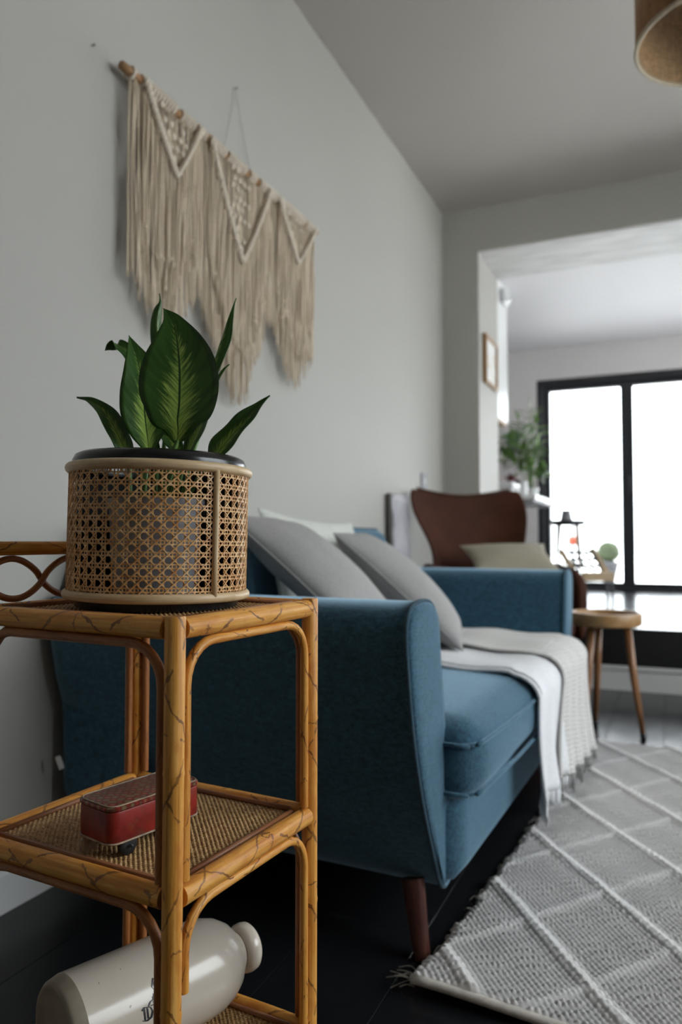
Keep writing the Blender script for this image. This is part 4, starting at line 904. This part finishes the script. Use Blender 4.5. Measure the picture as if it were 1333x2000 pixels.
for z in ZS:
    for k in range(4):
        a = Vector((*cs[k], z)); b = Vector((*cs[(k + 1) % 4], z)); d = (b - a).normalized(); mb = MB()
        rad = [RR * f for f in (.98, 1, 1.0, 1.03, 1.0, 1, .98)]; pts = [a.lerp(b, f) for f in (.035, .2, .42, .44, .46, .8, .965)]
        tube(mb, pts, rad, 18, v0=k * .37 + z); mb.build('rail', M['bamboo'], table, angle=50)
        inn = Vector((-d.y, d.x, 0)); mb = MB(); tube(mb, [a + d * .02 + inn * .0135 + Vector((0, 0, .0065)), b - d * .02 + inn * .0135 + Vector((0, 0, .0065))], .0034, 8, v0=k * .2); mb.build('edge_trim', M['trim_cane'], table)
for li, (zt, zb) in enumerate(((ZS[0], ZS[1]), (ZS[1], ZS[2]))):
    for k in range(4):
        a = Vector((*cs[k], 0)); b = Vector((*cs[(k + 1) % 4], 0)); d = (b - a).normalized(); out = Vector((d.y, -d.x, 0)); L = (b - a).length
        o1 = PR + AR * .9; zt_ = zt - RR - AR * .95; r = .040; off = out * .001
        e0 = zb + RR + .002; e1_ = e0
        if li == 1 and k == 0: e0 = zt_ - .075
        f = lambda s, z: a + d * s + off + Vector((0, 0, z))
        pts = [f(o1, e0 + (zt_ - r - e0) * i / 5) for i in range(5)] + [f(o1 + r - r * math.cos(t_), zt_ - r + r * math.sin(t_)) for t_ in np.linspace(0, PI / 2, 7)] + [f(o1 + r + (L - 2 * o1 - 2 * r) * i / 6, zt_) for i in range(1, 6)] + [f(L - o1 - r + r * math.sin(t_), zt_ - r + r * math.cos(t_)) for t_ in np.linspace(0, PI / 2, 7)] + [f(L - o1, zt_ - r - (zt_ - r - e1_) * i / 5) for i in range(1, 6)]
        mb = MB(); tube(mb, pts, AR, 10, v0=k * .51); mb.build('bent_cane', M['bamboo' if k == 0 else 'bent_cane'], table, angle=50)  # other faces get darker cane: partly its own colour, partly painted shade
# woven shelves: strands over and under, with the little gaps of the real thing
wm = MB(); p = .0034; x0, x1, y0, y1 = -hx + .010, hx - .010, -hy + .010, hy - .010; nx, ny = int((x1 - x0) / p), int((y1 - y0) / p); up = Vector((0, 0, 1))
q = random.Random(5)
for i in range(nx):
    x = x0 + (i + .5) * p + q.uniform(-.0003, .0003); ribbon(wm, [Vector((x, y0 + j * p, .0007 * math.cos(PI * (j // 1 + i)))) for j in range(ny + 1)], [up] * (ny + 1), .00125, .0004)
for j in range(ny):
    y = y0 + (j + .5) * p + q.uniform(-.0003, .0003); ribbon(wm, [Vector((x0 + i * p, y, -.0007 * math.cos(PI * (i + j)))) for i in range(nx + 1)], [up] * (nx + 1), .00125, .0004)
wme = wm.mesh('woven_shelf', False); wme.materials.append(M['weave'])
for z in ZS: o = link('woven_shelf', wme, table); o.location = (0, 0, z + .004); tag(o, kind='stuff')
for z in ZS:
    for f in (-.33, 0, .33): mb = MB(); tube(mb, [(f * 2 * hx, -hy + .01, z - .004), (f * 2 * hx, hy - .01, z - .004)], .0035, 8); mb.build('shelf_batten', M['bent_cane'], table)
# gallery along the far left edge
a = Vector((*cs[2], 0)); b = Vector((*cs[3], 0))
mb = MB(); tube(mb, [a.lerp(b, -.02) + Vector((0, 0, GZ)), a.lerp(b, .5) + Vector((0, 0, GZ)), a.lerp(b, 1.02) + Vector((0, 0, GZ))], .0082, 14); mb.build('gallery_rail', M['bamboo'], table)
L = (b - a).length
for sg in (-1, 1):
    pts = [];zm = (GZ - .008 + ZS[0] + RR) / 2; am = (GZ - .008 - ZS[0] - RR) / 2 - .0042
    for i in range(61):
        s = i / 60; wv = math.sin(3 * PI * s); wv = math.copysign(abs(wv) ** .75, wv); pts.append(a.lerp(b, s) + Vector((0, 0, zm + sg * am * wv)) + Vector((b - a).normalized().cross(up)) * sg * .0035)
    mb = MB(); tube(mb, pts, .0040, 9); mb.build('gallery_cane', M['bent_cane'], table)

# ------------------------------------------------------------------ cane planter on the table
pc = W(-.2185, .885, ZS[0] + .0047); PT = Matrix.Rotation(math.radians(-1.1), 4, Fv) if False else Matrix.Rotation(math.radians(1.0), 4, Fv)
planter = thing('cane_planter', pc, 'round planter of open cane webbing with black rim on the rattan table', 'planter')
planter.rotation_euler = PT.to_euler()
CR = .1025; z0, z1 = .022, .157; NC = 50; pit = (z1 - z0) / 10.6; wb = MB()
def cy(th, z, dr=0): return Vector(((CR + dr) * math.cos(th), (CR + dr) * math.sin(th), z))
def rad(th): return Vector((math.cos(th), math.sin(th), 0))
dth = 2 * PI / NC; hp = pit / 2
for i in range(NC):
    for o_ in (-.16, .16):
        th = (i + o_) * dth; zs = np.linspace(z0, z1, 30); ribbon(wb, [cy(th, z, .0003 * math.cos(PI * z / hp)) for z in zs], [rad(th)] * 30, .00088, .00035)
j = 0
while z0 + j * pit - .15 * pit < z1 + .002:
    for o_ in (-.16, .16):
        z = z0 + (j + .3 + o_) * pit
        if z < z1: ribbon(wb, [cy(t_, z, .0004 - .0003 * math.cos(PI * t_ / (dth / 2))) for t_ in np.linspace(0, 2 * PI, NC * 4 + 1)], [rad(t_) for t_ in np.linspace(0, 2 * PI, NC * 4 + 1)], .00088, .00035)
    j += 1
for sg in (-1, 1):
    for i in range(NC):
        n = 44; pts = []; nr = []
        for k in range(n + 1):
            z = z0 + (z1 - z0) * k / n; th = (i + .5) * dth + sg * (z - z0 - .3 * pit) / pit * dth; pts.append(cy(th, z, .0010 + .0003 * sg)); nr.append(rad(th))
        ribbon(wb, pts, nr, .00085, .00035)
cw = wb.build('cane_webbing', M['cane'], planter, smooth=False); tag(cw, kind='stuff')
for z in (.0165, .1605): mb = MB(); ring(mb, (0, 0, z), CR + .0005, .0058 if z > .1 else .0055, 96, 12); mb.build('cane_hoop', M['pale_cane'], planter)
aim = (P(422, 1050, .80) - pc); th = math.atan2(aim.y, aim.x)
def bar(th): 
    mb = MB(); tube(mb, [cy(th, z, .0025) for z in (.018, .06, .11, .158)], .0034, 10); mb.build('seam_bar', M['pale_cane'], planter)
SEAM = 0
import itertools
best = min((abs((lambda c: (c.dot(Rv) / c.dot(Fv)))(PT @ cy(a_ * .01, .09, .003) + pc - CAM) - (422 - 666.5) / F_PX) + (10 if (PT @ cy(a_ * .01, .09)).dot(Fv) > 0 else 0), a_ * .01) for a_ in range(629)); bar(best[1])
mb = MB(); lathe(mb, [(0, 0), (.088, 0), (.094, .003), (.096, .012), (.090, .016), (0, .016)], 64); mb.build('base', M['black_gloss'], planter, angle=50)
mb = MB(); lathe(mb, [(.086, .158), (.0985, .158), (.1005, .162), (.101, .170), (.098, .176), (.093, .1785), (.088, .1775), (.085, .172), (.086, .158)], 80, caps=False); mb.build('rim', M['black_gloss'], planter)
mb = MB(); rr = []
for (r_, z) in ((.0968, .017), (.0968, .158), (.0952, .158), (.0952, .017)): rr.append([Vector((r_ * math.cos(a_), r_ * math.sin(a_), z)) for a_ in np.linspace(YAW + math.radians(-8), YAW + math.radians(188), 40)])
loft(mb, [[rr[k][i] for k in range(4)] for i in range(40)]); ln = mb.build('added_dark_backing', M['black_matte'], planter); ln['label'] = 'black panel added behind the webbing to darken its holes'  # black sheet added so the holes in the webbing read dark
# grey nursery pot inside
ip = pc + Vector((0, 0, .0165)) - Fv * .012 + Rv * .0
t = thing('nursery_pot', ip, 'grey plastic nursery pot standing inside the cane planter', 'pot')
mb = MB(); lathe(mb, [(0, .012), (.042, .012), (.044, 0), (.047, 0), (.050, .016), (.053, .098), (.0565, .099), (.057, .110), (.053, .110), (.051, .10), (.05, .094)], 40); mb.build('body', M['grey_plastic'], t, angle=40)
mb = MB(); lathe(mb, [(0, .099), (.03, .098), (.0505, .096)], 32, caps=False); mb.build('soil', M['soil'], t)

# ------------------------------------------------------------------ the plant
plant = thing('leafy_houseplant', ip + Vector((0, 0, .098)), 'dark green variegated houseplant growing in the cane planter', 'plant')
D0 = .885; po = Vector(plant.location)
def rnd_path(vals, n): 
    out = []
    N = len(vals)
    for i in range(N - 1):
        a, b, c, d = vals[max(i - 1, 0)], vals[i], vals[i + 1], vals[min(i + 2, N - 1)]
        for k in range(n): t_ = k / n; out.append(.5 * ((2 * b) + (c - a) * t_ + (2 * a - 5 * b + 4 * c - d) * t_ * t_ + (3 * b - a - 3 * c + d) * t_ ** 3))
    out.append(vals[-1]); return out
def leaf(spec, dd, ang=0, fold=.18, ruffle=.03, stem_to=(0, 0), curl=0.0, bow=0.0, stem=True, seed=0):
    """spec: outline as seen face on (x, y, half width); dd: distance behind the pot's middle; ang: how far the blade is turned about its midrib"""
    N = len(spec); pts = []
    for i, s in enumerate(spec):
        f = i / (N - 1); pts.append(P(s[0], s[1], D0 + dd - bow * math.sin(PI * f)))
    pts = smooth_path(pts, 6); hw = [max(0, h) for h in rnd_path([s[2] for s in spec], 6)]; k = (D0 + dd) / F_PX; n = len(pts); mb = MB(); W_ = [-1, -.8, -.55, -.3, -.12, -.03, .03, .12, .3, .55, .8, 1]; vs = []; fs = []; uv = []
    side0 = Rv * math.cos(ang) + Fv * math.sin(ang); lens = [0]
    for i in range(1, n): lens.append(lens[-1] + (pts[i] - pts[i - 1]).length)
    m = len(W_)
    for lay in (0, 1):
        for i in range(n):
            t_ = (pts[min(i + 1, n - 1)] - pts[max(i - 1, 0)]).normalized(); s = (side0 - t_ * side0.dot(t_)).normalized(); nn = s.cross(t_).normalized()
            if nn.dot(Fv) > 0: nn = -nn
            f = i / (n - 1); h = max(hw[i] * k, .0006)
            for w_ in W_:
                ru = ruffle * h * abs(w_) ** 2 * math.sin(f * 17 + (2 if w_ > 0 else 0) + seed)
                vs.append(pts[i] + s * w_ * h + nn * (fold * h * abs(w_) ** 1.3 + ru - curl * h * w_ * w_ * f - (.0008 if lay else 0) - (.0012 if lay and abs(w_) < .05 else 0)) - po)
    for lay in (0, 1):
        o_ = lay * n * m
        for i in range(n - 1):
            for j in range(m - 1):
                q_ = (o_ + i * m + j, o_ + i * m + j + 1, o_ + (i + 1) * m + j + 1, o_ + (i + 1) * m + j); fs.append(q_[::-1] if lay else q_)
                uvq = [(W_[j], lens[i] / lens[-1]), (W_[j + 1], lens[i] / lens[-1]), (W_[j + 1], lens[i + 1] / lens[-1]), (W_[j], lens[i + 1] / lens[-1])]; uv.append(uvq[::-1] if lay else uvq)
    for i in range(n - 1):
        for j in (0, m - 1): fs.append((i * m + j, (i + 1) * m + j, n * m + (i + 1) * m + j, n * m + i * m + j)); uv.append([(W_[j], .5)] * 4)
    mb.add(vs, fs, uv); lf = mb.build('leaf', M['leaf'], plant)
    if stem:
        b = pts[0] - po; g = Vector((stem_to[0], stem_to[1], -.004)); g = Rv * g.x + Fv * g.y + Vector((0, 0, -.004)); mb = MB(); tube(mb, smooth_path([pts[2] - po + Fv * .001, b, b.lerp(g, .5) + Vector((0, 0, .008)), g], 5), [.0012] * 3 + [.0026 + .00004 * i for i in range(13)], 8); mb.build('leaf_stem', M['stem'], lf)
    return lf
leaf([(345, 866, 5), (347, 852, 20), (348, 838, 34), (347, 820, 55), (350, 790, 70), (351, 758, 76), (351, 725, 74), (349, 692, 64), (345, 660, 45), (337, 628, 21), (326, 610, 7), (319, 602, 0)], -.035, .08, .14, .03, (.005, -.02), bow=.012, seed=1)
leaf([(290, 889, 4), (290, 874, 14), (287, 845, 34), (283, 810, 46), (280, 770, 45), (276, 735, 37), (268, 702, 24), (259, 675, 10), (252, 655, 0)], .005, .35, .22, .03, (-.015, 0), bow=.008, seed=2)
leaf([(252, 896, 9), (243, 876, 17), (231, 850, 19), (217, 823, 19), (199, 800, 15), (176, 783, 8), (150, 775, 0)], .0, .4, .45, .13, (-.03, 0), seed=3)
leaf([(415, 902, 10), (428, 882, 22), (448, 857, 23), (470, 832, 21), (492, 808, 15), (511, 788, 7), (527, 772, 0)], .0, -.35, .45, .13, (.03, 0), seed=4)
leaf([(285, 800, 3), (276, 750, 10), (262, 705, 14), (247, 684, 13), (229, 673, 12), (215, 677, 8), (205, 685, 0)], .045, .2, .3, .0, (-.02, .02), seed=5)
leaf([(330, 790, 3), (318, 720, 12), (310, 665, 13), (307, 632, 11), (310, 606, 8), (314, 590, 3), (312, 573, 0)], .05, .5, -.5, .06, (-.005, .03), curl=.5, seed=6)
leaf([(392, 800, 4), (410, 730, 13), (424, 690, 15), (436, 655, 14), (445, 625, 9), (454, 600, 3), (461, 582, 0)], .045, -.7, -.5, .05, (.012, .03), curl=.4, seed=7)
leaf([(360, 896, 5), (370, 876, 14), (382, 850, 21), (394, 822, 21), (404, 795, 17), (410, 768, 8), (414, 748, 0)], .02, -.5, .35, .05, (.01, .01), seed=8)
leaf([(405, 800, 3), (416, 762, 4), (428, 737, 3.5), (438, 721, 2.5), (448, 711, 0)], .055, -.3, .3, .05, (.018, .035), seed=9)
leaf([(352, 892, 3), (345, 872, 14), (332, 858, 15), (318, 848, 8), (308, 842, 0)], .03, .2, .3, .05, (0, .02), seed=10)
leaf([(308, 895, 2), (306, 880, 7), (305, 865, 6), (306, 850, 0)], .03, .2, .3, .05, (-.006, .02), seed=11)

# ------------------------------------------------------------------ red tin toy on the middle shelf
zs_ = ZS[1] + .0055
tA = W(-.234, .764, 0); tB = W(-.160, .860, 0); td = (tB - tA).normalized(); tw = Vector((-td.y, td.x, 0)); TL, TWd = .121, .062
tc = (tA + tB) / 2 + tw * TWd / 2; ta = math.atan2(td.y, td.x)
toy = thing('tin_toy_cart', (tc.x, tc.y, zs_), 'worn red tin toy cart with patterned lid on the middle shelf', 'toy', rz=ta)
def rrect(l, w_, r, z, n=5):
    out = []
    for (cx, cy_, a0) in ((l / 2 - r, w_ / 2 - r, 0), (-l / 2 + r, w_ / 2 - r, PI / 2), (-l / 2 + r, -w_ / 2 + r, PI), (l / 2 - r, -w_ / 2 + r, 3 * PI / 2)):
        for k in range(n + 1): a_ = a0 + PI / 2 * k / n; out.append(Vector((cx + r * math.cos(a_), cy_ + r * math.sin(a_), z)))
    return out
zb = .0155; H = .033
mb = MB(); loft(mb, [rrect(TL - .006, TWd - .006, .010, zb), rrect(TL - .001, TWd - .001, .012, zb + .001), rrect(TL, TWd, .012, zb + .003), rrect(TL, TWd, .012, zb + H - .002), rrect(TL - .001, TWd - .001, .012, zb + H)]); mb.build('body', M['tin_red'], toy, angle=40)
mb = MB(); tube(mb, rrect(TL, TWd, .012, zb + .0012), .0011, 6, True); mb.build('lower_rim', M['tin_edge'], toy)
lid = MB(); LMx = Matrix.Rotation(math.radians(-1.2), 4, 'X'); zl = zb + H + .0012
rs_ = [rrect(TL + .001, TWd + .001, .0125, zl), rrect(TL + .002, TWd + .002, .013, zl + .0008), rrect(TL + .002, TWd + .002, .013, zl + .003), rrect(TL - .004, TWd - .004, .011, zl + .0046)]
loft(lid, rs_)
lid.uv = [[(lid.v[i][0], lid.v[i][1]) for i in f] for f in lid.f]
ld = lid.build('lid', M['tin_top'], toy, angle=40); ld['label'] = 'patterned tin lid'
mb = MB(); tube(mb, rrect(TL - .003, TWd - .003, .0115, zl + .0046), .0009, 6, True); mb.build('lid_rim', M['tin_edge'], ld)
for x in (-.036, .038):
    mb = MB(); tube(mb, [(x, -TWd / 2 - .003, .0105), (x, TWd / 2 + .003, .0105)], .0016, 8); ax = mb.build('axle', M['dark_metal'], toy)
    for s in (-1, 1):
        y = s * (TWd / 2 - .006); mb = MB(); Mx = Matrix.Translation((x, y, .0105)) @ Matrix.Rotation(PI / 2, 4, 'X'); lathe(mb, [(0, -.004), (.009, -.004), (.0105, -.0025), (.0105, .0025), (.009, .004), (.004, .0045), (0, .0045)], 24, M=Mx); mb.build('wheel', M['black_matte' if x < 0 else 'terracotta'], toy, angle=40)
mb = MB(); bbox(mb, (-TL / 2 - .006, TWd / 2 - .022, .002), (-TL / 2 + .012, TWd / 2 - .014, zb + .001), .002, 1); mb.build('tow_bracket', M['tin_edge'], toy, smooth=False)
mb = MB(); bbox(mb, (-.05, -.02, .012), (.05, .02, zb), .002, 1); mb.build('chassis', M['black_matte'], toy, smooth=False)

# ------------------------------------------------------------------ stoneware bottle lying on the bottom shelf
BR = .0555; zc = ZS[2] + .0115 + BR
b0 = W(-.303, .802, zc); b1 = W(-.1205, .978, zc); bd = (b1 - b0).normalized(); BM = frame_mat(b0, (0, 0, 1), bd); BL = (b1 - b0).length
bottle = thing('stoneware_bottle', (b0.x, b0.y, zc - BR), 'cream glazed stoneware bottle lying on its side on the bottom shelf', 'bottle')
bo = Vector(bottle.location); BM2 = Matrix.Translation(-bo) @ BM
prof = [(.0, .004), (.040, .004), (.045, .001), (.049, 0), (.0525, .004), (.0555, .016)]
body = [(BR, .016), (BR, .05), (BR, .10), (BR, .15), (BR * .995, .172), (BR * .96, .190), (BR * .87, .206), (BR * .72, .219), (BR * .54, .228), (.0245, .2335), (.0215, .237), (.0205, .245), (.0205, BL - .024), (.0215, BL - .018)]
lip = [(.0215, BL - .018), (.0262, BL - .0165), (.0288, BL - .011), (.0295, BL - .005), (.0282, BL + .001), (.0245, BL + .0045), (.019, BL + .0052), (.0145, BL + .003), (.0130, BL - .004), (.013, BL - .03)]
mb = MB(); lathe(mb, prof, 56, M=BM2, caps=False); mb.build('foot', M['stoneware_base'], bottle)
mb = MB(); lathe(mb, body, 56, M=BM2, caps=False); bdy = mb.build('body', M['stoneware'], bottle)
mb = MB(); lathe(mb, lip, 48, M=BM2, caps=False); mb.build('lip', M['stoneware'], bottle)
mb = MB(); lathe(mb, [(0, BL - .03), (.013, BL - .03)], 24, M=BM2, caps=False); mb.build('mouth', M['black_matte'], bottle)
# printed mark, wrapped on the glaze: place the pixel of the letter on the cylinder
def on_bottle(px, py):
    rd = BM.to_3x3().inverted() @ ray(px, py); o_ = BM.inverted() @ CAM; A_ = rd.x ** 2 + rd.y ** 2; B_ = 2 * (o_.x * rd.x + o_.y * rd.y); C_ = o_.x ** 2 + o_.y ** 2 - BR ** 2; s = (-B_ - math.sqrt(max(0, B_ * B_ - 4 * A_ * C_))) / (2 * A_); h = o_ + rd * s; return h.z, math.atan2(h.y, h.x)
zA, aA = on_bottle(279, 1998); z2, a2 = on_bottle(318, 1984); sgn = 1 if (on_bottle(300, 1930)[1] - on_bottle(300, 1990)[1]) > 0 else -1
INK = MB()
def pen(strokes, zx, an, sx, sy, nib=.16):
    """broad nib strokes in a unit box, x along the bottle, y up round it"""
    for st in strokes:
        for (p, q_) in zip(st[:-1], st[1:]):
            n_ = 3; vs = []
            for i in range(n_ + 1):
                x = p[0] + (q_[0] - p[0]) * i / n_; y = p[1] + (q_[1] - p[1]) * i / n_
                for dx, dy in ((-nib * .5, nib * .35), (nib * .5, -nib * .35)):
                    z = zx + (x + dx) * sx; a_ = an + sgn * (y + dy) * sy / BR
                    for rr_ in (BR + .00005, BR + .0003): vs.append(BM2 @ Vector((rr_ * math.cos(a_), rr_ * math.sin(a_), z)))
            fs = []
            for i in range(n_):
                b_ = i * 4; fs += [(b_ + 1, b_ + 3, b_ + 7, b_ + 5), (b_, b_ + 4, b_ + 6, b_ + 2), (b_, b_ + 1, b_ + 5, b_ + 4), (b_ + 2, b_ + 6, b_ + 7, b_ + 3)]
            INK.add(vs, fs)
Dl = [[(.15, .95), (.15, .1)], [(-.05, .85), (.2, 1.0), (.7, .85), (.85, .5), (.7, .12), (.3, .0), (-.05, .12)], [(.42, .85), (.42, .12)], [(.42, .85), (.36, .95)]]
ol = [[(.1, .5), (.1, .12), (.32, 0), (.58, .14), (.58, .48), (.32, .64), (.1, .5)], [(.1, .5), (.34, .62)]]
ul = [[(.08, .62), (.12, .1), (.3, 0), (.5, .12)], [(.52, .62), (.52, .08), (.62, 0)], [(.0, .6), (.12, .64)]]
ll = [[(.12, 1.0), (.12, .1), (.25, 0)], [(.02, .95), (.14, 1.02)]]
Ll = [[(.1, 1), (.12, .12), (.5, .0), (.75, .15)], [(-.05, .12), (.3, .1)]]
s_ = .0135
w0 = zA + .001
for gl, dx in ((Dl, 0), (ol, .0128), (ul, .0215), (ll, .030)): pen(gl, w0 + dx, aA + sgn * .0, s_, s_)
pen(Ll, w0 + .013, aA - sgn * .012 / BR, .009, .0085)
zc_, ac_ = on_bottle(303, 1955)
pen([[(-.7, -.2), (-.45, .15), (-.2, .2), (0, .7), (.2, .2), (.45, .15), (.7, -.2)], [(-.5, -.25), (.5, -.25)], [(0, .1), (0, .75)], [(-.25, .0), (.25, .0)], [(-.25, .45), (.25, .45)]], zc_, ac_, .012, .010, .13)
zc_, ac_ = on_bottle(303, 1925)
pen([[(0, -.6), (-.4, .0), (0, .65), (.4, 0), (0, -.6)], [(0, -.25), (-.1, .05), (0, .3), (.1, .05), (0, -.25)]], zc_, ac_, .010, .012, .13)
pm = INK.build('printed_mark', M['ink'], bdy, smooth=False); pm['label'] = 'black printed maker mark'
